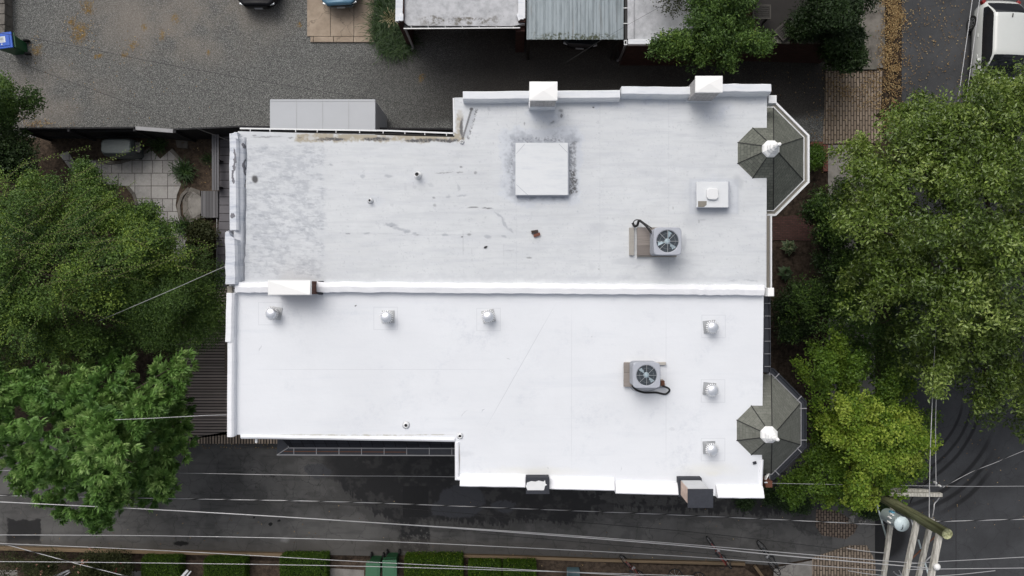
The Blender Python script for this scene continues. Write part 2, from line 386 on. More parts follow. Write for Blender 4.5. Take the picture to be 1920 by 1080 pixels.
M['soil'] = None
g = G('dark_soil'); n = g.noise(5, 6, .75); c = g.mix(g.rng(n, .35, .7), (.018, .014, .011), (.065, .048, .036)); c = g.mix(g.rng(g.noise(28, 3, .8), .62, .72), c, (.12, .08, .05)); g.bump(n, .6, .05); M['soil'] = g.out(c, .95, 0, .1)
g = G('bare_earth_mulch'); n = g.noise(5, 6, .75); c = g.mix(g.rng(n, .3, .7), (.035, .027, .021), (.105, .078, .058)); c = g.mix(g.rng(g.noise(25, 3, .8), .64, .72), c, (.22, .16, .10)); g.bump(n, .6, .04); M['mulch'] = g.out(c, .95, 0, .1)
def m_conc(name, a, b, joint=None, rot=0):
    g = G(name); n = g.noise(1.6, 6, .7); f = g.noise(30, 4, .8); c = g.mix(g.rng(n, .3, .7), a, b); c = g.mix(g.mul(g.rng(f, .55, .75), .3), c, [x * .6 for x in a])
    e = g.vor(.7, v=g.warp(.8, 1.5, 5), feature='DISTANCE_TO_EDGE'); c = g.mix(g.mul(g.rng(e, .012, .003), .5), c, [x * .35 for x in a])
    g.bump(f, .3, .01)
    return g.out(c, .85, 0, .2)
M['conc_tan'] = m_conc('tan_concrete', (.27, .215, .165), (.39, .32, .25))
M['conc'] = m_conc('grey_concrete', (.19, .18, .165), (.30, .285, .265))
M['conc_walk'] = m_conc('stained_sidewalk_concrete', (.10, .092, .082), (.20, .185, .165))
M['stone'] = m_conc('pale_stone_coping', (.10, .095, .08), (.20, .19, .165))
M['mwhite'] = plain('white_painted_metal', (.72, .73, .74), .4, 0, .08)
M['mcap'] = plain('white_sheet_cap', (.86, .86, .85), .45, 0, .03)
M['mcont'] = plain('pale_grey_sheet_metal', (.40, .415, .44), .5, 0, .06, 2)
M['galv'] = plain('galvanised_metal', (.50, .51, .52), .4, .7, .2, 12)
g = G('polished_aluminium'); M['chrome'] = g.out((.88, .90, .94), .3, .75)
M['finw'] = plain('turbine_aluminium', (.85, .86, .87), .4, .3, .15, 20)
M['acgrey'] = plain('grey_condenser_paint', (.40, .42, .47), .45, 0, .06)
M['acdark'] = plain('condenser_coil', (.05, .062, .075), .6, .2, .3, 30)
M['fan'] = plain('fan_blade_grey', (.36, .45, .50), .5, .1, .1)
M['black'] = plain('black_rubber', (.015, .015, .016), .6, 0, .2)
M['tar'] = plain('dark_roofing_felt', (.035, .038, .048), .85, 0, .35, 9)
M['gutter_tan'] = plain('stained_tan_gutter', (.22, .205, .175), .7, 0, .35, 4)
M['gutter_dark'] = plain('dark_blue_grey_gutter', (.035, .038, .046), .35, .2, .25, 5)
M['strap'] = plain('gutter_strap', (.30, .30, .31), .5, .3)
M['copper'] = plain('rusty_steel', (.14, .06, .035), .8, .1, .3)
M['rust'] = plain('rusty_brown_box', (.13, .05, .03), .8, 0, .3)
M['cable'] = plain('pale_cable_sheath', (.42, .42, .43), .4, .2, .1)
M['cable_dark'] = plain('black_cable_sheath', (.012, .012, .013), .5, 0, .1)
M['bark'] = plain('bark', (.085, .068, .052), .95, 0, .4, 8)
g = G('mossy_creosoted_pole'); n = g.noise(1, 5, .7, v=g.map(g.obj(), scale=(14, 14, .8))); c = g.mix(g.rng(n, .35, .65), (.17, .175, .095), (.44, .45, .27)); g.bump(n, .7, .02); M['pole'] = g.out(c, .9, 0, .1)
g = G('weathered_crossarm_wood'); n = g.noise(1, 6, .7, v=g.map(g.pos(), scale=(22, 2.5, 20))); c = g.mix(g.rng(n, .35, .65), (.28, .27, .24), (.58, .56, .51)); g.bump(n, .5, .01); M['arm'] = g.out(c, .85, 0, .15)
M['trafo'] = plain('pale_blue_grey_enamel', (.52, .61, .64), .35, 0, .06)
M['porcelain'] = plain('white_porcelain', (.78, .78, .77), .2, 0, .03)
g = G('corrugated_metal_roof'); w = g.noise(2, 5, .7, v=g.map(g.pos(), scale=(3, .5, 1))); c = g.mix(g.rng(w, .4, .75), (.25, .29, .315), (.17, .20, .215))
c = g.mix(g.mul(g.boxm(g.warp(.3, 5), 980, 60, 1180, 80, 2.6, .6), g.rng(g.noise(9, 4), .42, .6)), c, (.05, .06, .035)); c = g.mix(g.mul(g.rng(g.noise(1.3, 5, .7, v=g.map(g.pos(), scale=(6, .4, 1))), .58, .7), .5), c, (.12, .11, .09)); M['corr'] = g.out(c, .45, .35, .4)
g = G('stained_garage_membrane'); n = g.noise(2.2, 6, .75); c = g.mix(g.rng(n, .35, .7), (.50, .51, .535), (.33, .34, .36)); c = g.mix(g.mul(g.boxm(g.warp(.5, 2), 765, 30, 960, 48, 2.7, .6), g.rng(g.noise(4, 5, .7), .42, .6)), c, (.13, .12, .10)); c = g.mix(g.rng(g.noise(9, 5, .8), .62, .72), c, (.16, .155, .15)); M['roof_gar'] = g.out(c, .7, 0, .2)
M['binG'] = plain('dark_green_plastic', (.012, .075, .028), .45, 0, .15)
M['lidG'] = plain('green_plastic_lid', (.055, .155, .085), .5, 0, .08)
M['lidB'] = plain('blue_plastic_lid', (.018, .095, .48), .45, 0, .08)
M['paper'] = plain('printed_white_sticker', (.62, .66, .70), .6, 0, .05)
M['ink'] = plain('grey_print', (.16, .17, .19), .6)
M['cover'] = plain('grey_green_vinyl_cover', (.075, .09, .092), .55, 0, .15, 4)
M['carw'] = plain('white_car_paint', (.58, .60, .585), .22, 0, .03); M['carw'].node_tree.nodes['Principled BSDF'].inputs['Coat Weight'].default_value = .6
M['carb'] = plain('black_car_paint', (.006, .006, .008), .35, 0, .05, spec=.25)
M['carblue'] = plain('steel_blue_car_paint', (.07, .17, .26), .25, .2, .05); M['carblue'].node_tree.nodes['Principled BSDF'].inputs['Coat Weight'].default_value = .8
M['cardark'] = plain('dark_grey_car_paint', (.02, .024, .03), .25, 0, .05)
M['glass'] = plain('dark_window_glass', (.012, .014, .018), .08, 0, .05, spec=.6)
M['trim'] = plain('dark_car_trim', (.012, .012, .013), .5)
M['tyre'] = plain('tyre_rubber', (.016, .016, .017), .85)
M['rim'] = plain('alloy_rim', (.30, .31, .32), .35, .7)
M['tail'] = plain('red_lamp_lens', (.22, .02, .02), .2)
M['lamp'] = plain('clear_lamp_lens', (.55, .58, .60), .15, .3)
M['redp'] = plain('red_frame_paint', (.22, .03, .025), .35)
M['greenp'] = plain('green_frame_paint', (.02, .22, .05), .35)
M['bluep'] = plain('dark_blue_frame_paint', (.02, .035, .09), .35)
M['whitep'] = plain('white_frame_paint', (.65, .65, .66), .4)
M['cream'] = plain('cream_window_frame', (.55, .53, .48), .6)

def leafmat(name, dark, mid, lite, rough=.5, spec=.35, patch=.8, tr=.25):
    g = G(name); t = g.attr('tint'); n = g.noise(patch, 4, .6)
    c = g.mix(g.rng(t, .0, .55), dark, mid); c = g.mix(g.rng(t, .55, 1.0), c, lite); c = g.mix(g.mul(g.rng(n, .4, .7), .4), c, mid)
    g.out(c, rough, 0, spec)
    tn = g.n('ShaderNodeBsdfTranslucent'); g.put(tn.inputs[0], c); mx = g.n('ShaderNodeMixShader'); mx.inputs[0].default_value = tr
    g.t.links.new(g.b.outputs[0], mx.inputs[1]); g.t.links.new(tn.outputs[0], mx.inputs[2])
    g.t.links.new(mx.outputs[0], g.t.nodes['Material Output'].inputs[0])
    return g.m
L = {}
L['big'] = leafmat('glossy_mid_green_leaves', (0.049, 0.085, 0.015), (0.140, 0.213, 0.034), (0.342, 0.427, 0.116), .38, .55)
L['dark'] = leafmat('dark_green_leaves', (0.035, 0.075, 0.018), (0.094, 0.169, 0.030), (0.250, 0.350, 0.056), .5, .3)
L['shoot'] = leafmat('yellow_green_shoots', (0.081, 0.138, 0.021), (0.149, 0.241, 0.034), (0.253, 0.345, 0.069), .5, .3)
L['fir'] = leafmat('bright_green_tufts', (0.061, 0.147, 0.033), (0.160, 0.301, 0.070), (0.371, 0.525, 0.179), .5, .35)
L['maple'] = leafmat('yellow_green_leaves', (.055, .12, .012), (.145, .235, .022), (.30, .38, .055), .5, .3)
L['maple2'] = leafmat('mid_green_maple_leaves', (0.052, 0.109, 0.014), (0.121, 0.207, 0.023), (0.230, 0.322, 0.040), .5, .3)
L['hedge'] = leafmat('hedge_leaves', (.035, .075, .008), (.060, .125, .010), (.12, .20, .02), .5, .3)
L['hedge2'] = leafmat('yellow_flecked_hedge_leaves', (.035, .080, .004), (.060, .130, .005), (.26, .36, .04), .5, .3)
L['grass'] = leafmat('grass_blades', (.016, .040, .012), (.030, .068, .016), (.07, .12, .03), .5, .3)
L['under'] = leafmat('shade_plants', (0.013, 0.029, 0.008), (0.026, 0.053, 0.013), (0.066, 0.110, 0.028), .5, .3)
L['dull'] = leafmat('olive_leaves', (.030, .038, .014), (.055, .065, .022), (.10, .11, .04), .6, .2)
L['litter'] = leafmat('fallen_leaves', (.11, .065, .032), (.25, .165, .075), (.46, .35, .18), .8, .1, tr=0)
L['pink'] = leafmat('pink_petals', (.40, .18, .15), (.55, .32, .25), (.65, .45, .36), .7, .1)
L['crimson'] = leafmat('crimson_leaves', (.10, .010, .015), (.18, .020, .03), (.25, .05, .06), .6, .2)

# ------------------------------------------------------------------ foliage
def unit(a): return a / np.maximum(1e-9, np.linalg.norm(a, axis=1, keepdims=True))
def leaves(name, c, axis, nrm, Ln, Wd, tint, mat, parent, fold=.25):
    """many small folded leaves as one mesh; c is the leaf centre"""
    N = len(c); a = unit(axis); s = unit(np.cross(a, nrm)); n = np.cross(s, a)
    Ln = np.broadcast_to(Ln, N)[:, None]; Wd = np.broadcast_to(Wd, N)[:, None]
    v = np.stack([c - a * Ln / 2, c + s * Wd / 2 + n * Wd * fold - a * Ln * .05, c + a * Ln / 2, c - s * Wd / 2 + n * Wd * fold - a * Ln * .05], 1).reshape(-1, 3)
    if parent is not None: v = v - np.array(wloc(parent))
    me = bpy.data.meshes.new(name); me.vertices.add(N * 4); me.vertices.foreach_set('co', v.astype(np.float32).ravel())
    b = (np.arange(N) * 4)[:, None]; idx = np.concatenate([b + 0, b + 1, b + 2, b + 0, b + 2, b + 3], 1).ravel()
    me.loops.add(N * 6); me.loops.foreach_set('vertex_index', idx.astype(np.int32))
    me.polygons.add(N * 2); me.polygons.foreach_set('loop_start', (np.arange(N * 2) * 3).astype(np.int32)); me.update(calc_edges=True)
    at = me.attributes.new('tint', 'FLOAT', 'POINT'); at.data.foreach_set('value', np.repeat(np.clip(tint, 0, 1), 4).astype(np.float32))
    me.materials.append(mat); o = bpy.data.objects.new(name, me); sc.collection.objects.link(o)
    if parent is not None: o.parent = parent
    return o
def inpoly(p, poly):
    x, y = p[:, 0], p[:, 1]; r = np.zeros(len(p), bool); n = len(poly)
    for i in range(n):
        x1, y1 = poly[i]; x2, y2 = poly[(i + 1) % n]
        c = ((y1 > y) != (y2 > y)) & (x < (x2 - x1) * (y - y1) / ((y2 - y1) or 1e-9) + x1); r ^= c
    return r
def edged(p, poly):
    d = np.full(len(p), 1e9); n = len(poly)
    for i in range(n):
        a = np.array(poly[i], float); b = np.array(poly[(i + 1) % n], float); ab = b - a
        t = np.clip(((p - a) @ ab) / (ab @ ab), 0, 1); d = np.minimum(d, np.linalg.norm(p - (a + t[:, None] * ab), axis=1))
    return d
def sample(poly, n, r, mind=0):
    x0, y0 = np.min(poly, 0); x1, y1 = np.max(poly, 0); out = np.zeros((0, 2)); k = 0
    while len(out) < n and k < 60:
        p = r.uniform((x0, y0), (x1, y1), (n * 2, 2)); p = p[inpoly(p, poly)]; p = p[edged(p, poly) > mind]; out = np.vstack([out, p]); k += 1
    return out[:n]
def crown(parent, mat, poly, zlo, zhi, D, nl, lr, twigs, lpt, Ln, Wd, seed, sig=.13, tuft=False, squash=.75, up=.6, tb=(.15, .6), inner=.25, name='crown', zj=.5, star=1.0, ctr=None):
    """crown from lumpy lobes; poly is the outline in photo px, each lobe stands at its own height"""
    r = np.random.default_rng(seed); pl = [tuple(map(float, q)) for q in poly]
    mr = np.mean(lr) * F / (H - (zlo + zhi) / 2)
    p = sample(pl, nl, r, mr * .55); d = edged(p, pl); nl = len(p)
    f = np.sqrt(np.clip(d / D, 0, 1)); z = zlo + (zhi - zlo) * f + r.normal(0, zj, nl)
    rad = r.uniform(lr[0], lr[1], nl); rad = np.minimum(rad, d / F * (H - z) * 1.15 + .1); s = (H - z) / F
    C = np.stack([(p[:, 0] - 960) * s, (540 - p[:, 1]) * s, z], 1)
    li = np.repeat(np.arange(nl), twigs); u = r.normal(0, 1, (len(li), 3)); u[:, 2] = np.abs(u[:, 2]) * 1.1 - .35; u = unit(u)
    rr = np.where(r.random(len(li)) < inner, r.uniform(.2, .8, len(li)), r.uniform(.82, 1.08, len(li)))
    cc = np.array(ctr if ctr is not None else np.mean(pl, 0)); e1 = np.stack([p[:, 0] - cc[0], cc[1] - p[:, 1], np.zeros(nl)], 1); e1 = unit(e1 + r.normal(0, 25, (nl, 3)) * np.array([1, 1, 0])); e2 = np.stack([-e1[:, 1], e1[:, 0], np.zeros(nl)], 1)
    lo = u * (rad[li] * rr)[:, None]; T = C[li] + e1[li] * lo[:, :1] * star + e2[li] * lo[:, 1:2] / star ** .7 + np.array([0, 0, 1.]) * lo[:, 2:] * squash
    if star > 1: T[:, 2] -= .12 * np.maximum(0, lo[:, 0])
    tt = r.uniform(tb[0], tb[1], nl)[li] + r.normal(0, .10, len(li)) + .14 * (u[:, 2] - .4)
    ti = np.repeat(np.arange(len(T)), lpt); N = len(ti); rnd = unit(r.normal(0, 1, (N, 3)))
    if tuft:
        out = unit(u + np.array([0, 0, .25])); ax = unit(out[ti] * .85 + rnd * .75); ln = Ln * r.uniform(.6, 1.1, N)
        c = T[ti] + ax * (ln * .55)[:, None] + r.normal(0, .02, (N, 3)); nr = unit(rnd * .6 + np.array([0, 0, 1.]))
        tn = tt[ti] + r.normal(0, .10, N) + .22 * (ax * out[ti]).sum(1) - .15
    else:
        c = T[ti] + r.normal(0, sig, (N, 3)) * np.array([1, 1, .7]); ax = unit(u[ti] * .5 + rnd + np.array([0, 0, -.15])); ax[:, 2] *= .6
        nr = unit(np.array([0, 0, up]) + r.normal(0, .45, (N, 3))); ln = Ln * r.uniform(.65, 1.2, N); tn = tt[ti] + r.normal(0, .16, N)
    o = leaves(name, c, ax, nr, ln, Wd * ln / Ln, tn, mat, parent)
    return C, rad, o
def trunk(parent, base, C, rad, r0=.18, nlimb=9, seed=1, fork=.35):
    rr = random.Random(seed); b = Vector(base); top = Vector(np.mean(C, 0)); top = Vector((b.x + (top.x - b.x) * .5, b.y + (top.y - b.y) * .5, top.z * .72)); m = MB()
    f = b.lerp(top, fork)
    m.tube([b, b.lerp(f, .3) + Vector((.04, 0, 0)), f, top], [r0 * 1.25, r0, r0 * .85, r0 * .35], 10); m.build('trunk', M['bark'], parent, True)
    l = MB(); idx = list(range(len(C))); rr.shuffle(idx)
    for i in idx[:nlimb]:
        e = Vector(C[i]); s0 = f.lerp(top, rr.random() * .9); mid = s0.lerp(e, .5) + Vector((0, 0, -.1 * (e - s0).length + rr.random() * .2))
        l.tube([s0, mid, e], [r0 * .38, r0 * .24, r0 * .08], 6)
    l.build('limb', M['bark'], parent, True)
def plantblades(name, loc, n, Lb, Wb, mat, parent, seed, spread=.12, arch=.6, seg=4):
    """arching strap leaves"""
    r = np.random.default_rng(seed); c = []; ax = []; nr = []; tn = []; ln = []
    for i in range(n):
        a = r.uniform(0, 2 * np.pi); h = np.array([math.cos(a), math.sin(a), 0]); p = np.array(loc) + r.normal(0, spread, 3) * np.array([1, 1, 0]); el = r.uniform(.7, 1.45); Lt = Lb * r.uniform(.6, 1.1); t = r.uniform(.1, .9)
        for k in range(seg):
            e = el - arch * k / seg * 2.2; d = h * math.cos(e) + np.array([0, 0, math.sin(e)]); q = p + d * Lt / seg; c.append((p + q) / 2); ax.append(d); nr.append(h * -math.sin(e) + np.array([0, 0, math.cos(e)])); tn.append(t); ln.append(Lt / seg * 1.35); p = q
    c = np.array(c); c[:, 2] = np.maximum(c[:, 2], .03)
    return leaves(name, c, np.array(ax), np.array(nr), np.array(ln), Wb, np.array(tn), mat, parent, .15)

# ================================================================== SETTING
def ground(name, poly, z, mat, kind='structure'):
    return struct(MB().sheet([(p.x, p.y) for p in PP(poly)], z).build(name, mat), kind)
struct(MB().sheet([(-400, -400), (400, -400), (400, 400), (-400, 400)], 0).build('ground', M['soil']))
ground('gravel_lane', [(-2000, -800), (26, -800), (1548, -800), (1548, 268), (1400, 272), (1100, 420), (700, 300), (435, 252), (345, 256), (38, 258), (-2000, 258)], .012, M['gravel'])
def alley():
    poly = [(-3000, 834), (1300, 800), (1560, 900), (1640, 950), (1650, 1090), (1560, 1040), (1450, 1060), (1395, 1056), (600, 1040), (0, 1031), (-3000, 1031)]
    ground('alley', poly, .020, M['alley_plain'])
    X = np.arange(-40, 1561, 1.6); Y = np.arange(830, 1034, 1.6); x, y = np.meshgrid(X, Y); nx, ny = len(X), len(Y); x = x.ravel(); y = y.ravel(); y = 830 + (y - 830) * np.where(x < 300, .98, 1)
    wx = (fbm(x, y, .03, 4, 101, .6) - .5) * 60; wy = (fbm(x, y, .03, 4, 111, .6) - .5) * 34; jx = (fbm(x, y, .18, 3, 121, .7) - .5) * 16; jy = (fbm(x, y, .18, 3, 131, .7) - .5) * 16; drip = (fbm(x, y * .15, .16, 4, 141, .75) - .5)
    low = np.interp(x, [560, 640, 700, 760, 850, 930, 1010, 1060, 1110, 1180, 1300, 1440, 1520, 1560], [880, 905, 962, 978, 975, 986, 972, 982, 962, 950, 958, 966, 955, 930])
    wet = sstep(low + wy * .35 + jy * .6 + drip * 40 - y, -1.5, 1.5) * sstep(x + wx * .5, 590, 640)
    hi = np.interp(x, [1000, 1080, 1160, 1260, 1330, 1420], [900, 918, 948, 948, 944, 930]); isl = sstep(hi + wy * .3 + jy * .4 - y, -1, 2) * sstep(x + wx * .3, 1010, 1040) * (fbm(x, y, .09, 4, 151, .7) > .42); wet = wet * (1 - isl * .85)
    wet = np.maximum(wet, sstep(-np.abs(x + jx * .6 + wx * .2 - 777), -31, -28) * (y > 960) * (y < 1037 + jy * .4) * sstep(fbm(x, y, .12, 4, 161, .8), .40, .46)); wet = np.maximum(wet, (np.hypot((x + jx - 1520) / 36, (y + jy - 975) / 26) < 1) * .5)
    wet *= .55 + .45 * sstep(fbm(x, y, .06, 4, 171, .65), .34, .5) * 1.0
    def e(cx, cy, rx, ry): return 1 - sstep(np.hypot((x + wx * .5 + jx * .4 - cx) / rx, (y + wy * .5 + jy * .4 - cy) / ry), .93, 1.03)
    pud = np.maximum.reduce([e(868, 938, 46, 30), e(845, 952, 34, 18), e(942, 949, 24, 12), e(596, 882, 26, 16) * .8]); damp = np.maximum.reduce([sstep(fbm(x, y, .02, 5, 181, .6), .48, .62) * .6, sstep(low + 22 + wy + jy - y, 0, 8) * sstep(x + wx, 560, 640) * .7])
    st = sstep(fbm(x * .25, y * 2, .1, 4, 191, .6), .55, .7) * .4; damp = np.clip(damp + st, 0, 1)
    k = H / F; co = np.stack([(x - 960) * k, (540 - y) * k, np.full(len(x), .0235)], 1); i = np.arange((nx - 1) * (ny - 1)); r_ = i // (nx - 1); c_ = i % (nx - 1); p = r_ * nx + c_; Fc = np.stack([p, p + nx, p + nx + 1, p + 1], 1)
    me = bpy.data.meshes.new('alley_surface'); me.vertices.add(len(x)); me.vertices.foreach_set('co', co.astype(np.float32).ravel()); me.loops.add(Fc.size); me.loops.foreach_set('vertex_index', Fc.astype(np.int32).ravel()); me.polygons.add(len(Fc)); me.polygons.foreach_set('loop_start', (np.arange(len(Fc)) * 4).astype(np.int32)); me.update(calc_edges=True)
    for n_, v in (('wet', wet), ('puddle', pud), ('damp', damp)): at = me.attributes.new(n_, 'FLOAT', 'POINT'); at.data.foreach_set('value', np.clip(v, 0, 1).astype(np.float32))
    me.materials.append(M['alley']); o = bpy.data.objects.new('alley_surface', me); sc.collection.objects.link(o); struct(o)
M['alley_plain'] = M['alley']
alley()
ground('street', [(1690, -3000), (3400, -3000), (3400, 4000), (1640, 4000), (1640, 960), (1668, 700), (1690, 190)], .028, M['street'])
ground('brick_sidewalk', [(1546, 133), (1655, 133), (1650, 208), (1640, 218), (1655, 226), (1652, 268), (1541, 270), (1545, 207)], .036, M['paver'])
ground('brick_apron', [(1530, 955), (1560, 955), (1582, 965), (1608, 985), (1600, 1000), (1585, 1010), (1565, 1007), (1540, 1003), (1528, 985)], .040, M['paver2'])
ground('brick_path', [(1522, 1045), (1590, 1022), (1624, 1022), (1640, 1050), (1645, 1300), (1522, 1300)], .044, M['paver'])
ground('concrete_sidewalk', [(1552, 272), (1632, 272), (1640, 430), (1640, 880), (1560, 880), (1552, 600)], .034, M['conc'])
ground('stained_sidewalk', [(1606, -400), (1660, -400), (1658, 128), (1600, 128), (1600, 90), (1606, 30)], .05, M['conc_walk'])
ground('concrete_pad', [(1450, 1068), (1460, 1062), (1522, 1050), (1522, 1300), (1450, 1300)], .038, M['conc'])
ground('planting_bed', [(-800, 1041), (600, 1051), (620, 1052), (760, 1040), (1395, 1064), (1440, 1095), (1440, 1400), (-800, 1400)], .042, M['mulch'])
ground('patio', [(112, 290), (128, 284), (142, 306), (150, 302), (182, 300), (225, 303), (262, 294), (285, 281), (301, 298), (318, 283), (350, 313), (330, 325), (340, 346), (332, 366), (330, 385), (336, 410), (350, 440), (352, 500), (240, 470), (230, 420), (256, 395), (254, 372), (240, 350), (150, 340)], .03, M['patio'])
ground('garden_bed', [(40, 258), (435, 258), (435, 520), (300, 520), (40, 400)], .018, M['mulch'])
ground('terrace_steps', [(1446, 408), (1510, 402), (1540, 430), (1540, 452), (1446, 450)], .026, M['brick_dark'])
# driveway slab with joints and raised kerb
m = MB(); xs = [576, 620, 664, 702]
for a, b in zip(xs, xs[1:]): m.prism([(p.x, p.y) for p in PP([(a + .5, -500), (b - .5, -500), (b - .5, 68.5), (a + .5, 68.5)])], .0, .05)
struct(m.build('driveway_slab', M['conc_tan']))
m = MB(); xs = [(583, 588), (589, 626), (627, 663), (664, 702)]
for a, b in xs: m.prism([(p.x, p.y) for p in PP([(a, 70), (b, 70), (b, 80), (a, 80)])], 0, .09)
struct(m.build('driveway_kerb', M['conc_tan'], bevel=.01))
# patio edging bands
def band(name, pts, w, z, mat, h=.06):
    a = [(p.x, p.y) for p in PP(pts)]; return struct(MB().sweep(a, [(-w / 2, 0), (-w / 2, z + h), (w / 2, z + h), (w / 2, 0)]).build(name, mat))
band('patio_edging', [(182, 303), (205, 306), (225, 305), (250, 298), (275, 285), (285, 279)], .12, .02, M['conc_walk'])
band('patio_edging', [(356, 353), (343, 366), (336, 385), (338, 405), (350, 425)], .13, .02, M['conc_walk'])
band('patio_edging', [(240, 350), (252, 365), (257, 380), (254, 396), (240, 412)], .12, .02, M['conc_walk'])
band('patio_edging', [(322, 281), (350, 312)], .14, .02, M['conc_walk'])
# fan-shaped concrete step
m = MB(); m.prism([(p.x, p.y) for p in PP([(360, 352), (378, 358), (378, 410), (357, 419), (346, 402), (345, 376)])], 0, .14); struct(m.build('garden_step', M['conc_walk'], bevel=.01))
m = MB(); m.prism([(p.x, p.y) for p in PP([(362, 359), (377, 369), (377, 400), (361, 410), (354, 396), (353, 372)], .14)], .1, .152); struct(m.build('garden_step_inset', M['conc'], bevel=.004))
m = MB().prism([(p.x, p.y) for p in PP([(330, 263), (353, 265), (353, 279), (333, 277)])], 0, .06); tag(m.build('stepping_stone', M['conc_walk'], bevel=.01), 'square grey stepping stone lying on earth near the dark fence', 'stone')
# kerb of the sidewalk at the lane mouth
m = MB()
for a, b in ((1546, 1575), (1578, 1600), (1603, 1641)): m.prism([(p.x, p.y) for p in PP([(a, 124), (b, 124), (b, 132), (a, 132)])], 0, .14)
struct(m.build('sidewalk_kerb', M['stone'], bevel=.01))
m = MB(); m.prism([(p.x, p.y) for p in PP([(1518, 266), (1541, 266), (1541, 275), (1518, 275)])], 0, .1); m.prism([(p.x, p.y) for p in PP([(1541, 272), (1550, 272), (1550, 322), (1541, 322)])], 0, .12)
struct(m.build('brick_kerb', m_brick('red_brick_edging', (.17, .06, .045), (.22, .09, .07), (.09, .07, .06), .22, .1, .015), bevel=.006))
# top left stone wall
m = MB()
for i, (a, b) in enumerate(((-60, -32), (-31, 15), (16, 34), (35, 54), (55, 70))): m.prism([(p.x, p.y) for p in PP([(15, a), (25, a), (24, b), (13, b)])], 0, .5)
tag(m.build('garden_wall', M['conc_walk'], bevel=.015), 'low grey block wall beside the blue-lidded bin', 'wall')
m = MB()
for q in ([(2, -20), (12, -20), (12, 8), (2, 8)], [(1, 9), (11, 9), (11, 26), (1, 26)], [(-10, 41), (9, 41), (9, 50), (-10, 50)], [(-10, 30), (4, 30), (4, 39), (-10, 39)]): m.prism([(p.x, p.y) for p in PP(q)], 0, .25)
tag(m.build('stone_steps', M['conc_walk'], bevel=.015), 'grey stone slabs stepping up behind the low block wall', 'steps')

# landscape timber along the alley
m = MB(); path = [(p.x, p.y) for p in PP([(-300, 1024), (0, 1026), (300, 1033), (610, 1040)])]; m.sweep(path, [(-.07, 0), (-.07, .17), (.08, .17), (.08, 0)], jit=.01)
tag(m.build('timber_edging', M['timber']), 'long tan timber edging left of the green bins', 'edging')
m = MB(); path = [(p.x, p.y) for p in PP([(780, 1038), (960, 1042), (1120, 1048), (1395, 1055)])]; m.sweep(path, [(-.06, 0), (-.06, .17), (.06, .17), (.06, 0)], jit=.01)
tag(m.build('timber_edging', M['timber']), 'long tan timber edging right of the green bins', 'edging')
m = MB(); m.bar(P(1415, 1061, .1), P(1432, 1084, .1), .12, .16); tag(m.build('timber_post', M['timber']), 'short tan timber lying next to the black tyre', 'timber')

# ================================================================== HOUSES
def W2(pts, z): return [(p.x, p.y) for p in PP(pts, z)]
UP = [(434, 253), (448, 247), (600, 250), (866, 262), (852, 262), (852, 184), (869, 182), (869, 176), (1040, 174), (1160, 174), (1161, 169), (1290, 169), (1355, 165), (1438, 165), (1437, 542), (430, 542), (430, 440), (435, 432)]
UP = [(434, 253), (448, 246), (852, 257), (852, 184), (869, 182), (869, 176), (1040, 174), (1160, 174), (1161, 169), (1290, 169), (1355, 165), (1438, 165), (1437, 540), (430, 540), (430, 440), (435, 432)]
LO = [(430, 541.5), (1435, 541.5), (1432, 548), (1428, 930), (1340, 930), (1275, 925), (1152, 922), (1150, 917), (1028, 915), (985, 912), (863, 910), (863, 900), (853, 900), (853, 827), (452, 822), (450, 815), (430, 815)]
hu = thing('row_house', 'upper attached house with older scuffed white flat roof and tan gutter', 'house', P(935, 350, 0) * 1.0)
hl = thing('row_house', 'lower attached house with cleaner bright white flat roof and round metal vents', 'house', P(935, 700, 0) * 1.0)
def inset(poly, k):
    c = np.mean(poly, 0); return [tuple(c + (np.array(p) - c) * k) for p in poly]
wu = [(437, 258), (852, 266), (852, 188), (873, 184), (1436, 172), (1434, 540.2), (434, 540.2)]
wl = [(434, 541.6), (1430, 541.6), (1424, 925), (868, 905), (858, 905), (858, 822), (434, 810)]
MB().prism(W2(wu, ZR), 0, ZR - .3).build('wall', M['brick'], hu); MB().prism(W2(wl, ZR), 0, ZR - .3).build('wall', M['brick'], hl)
MB().prism(W2(UP, ZR), ZR - .298, ZR - .05).build('roof', M['par_up'], hu)
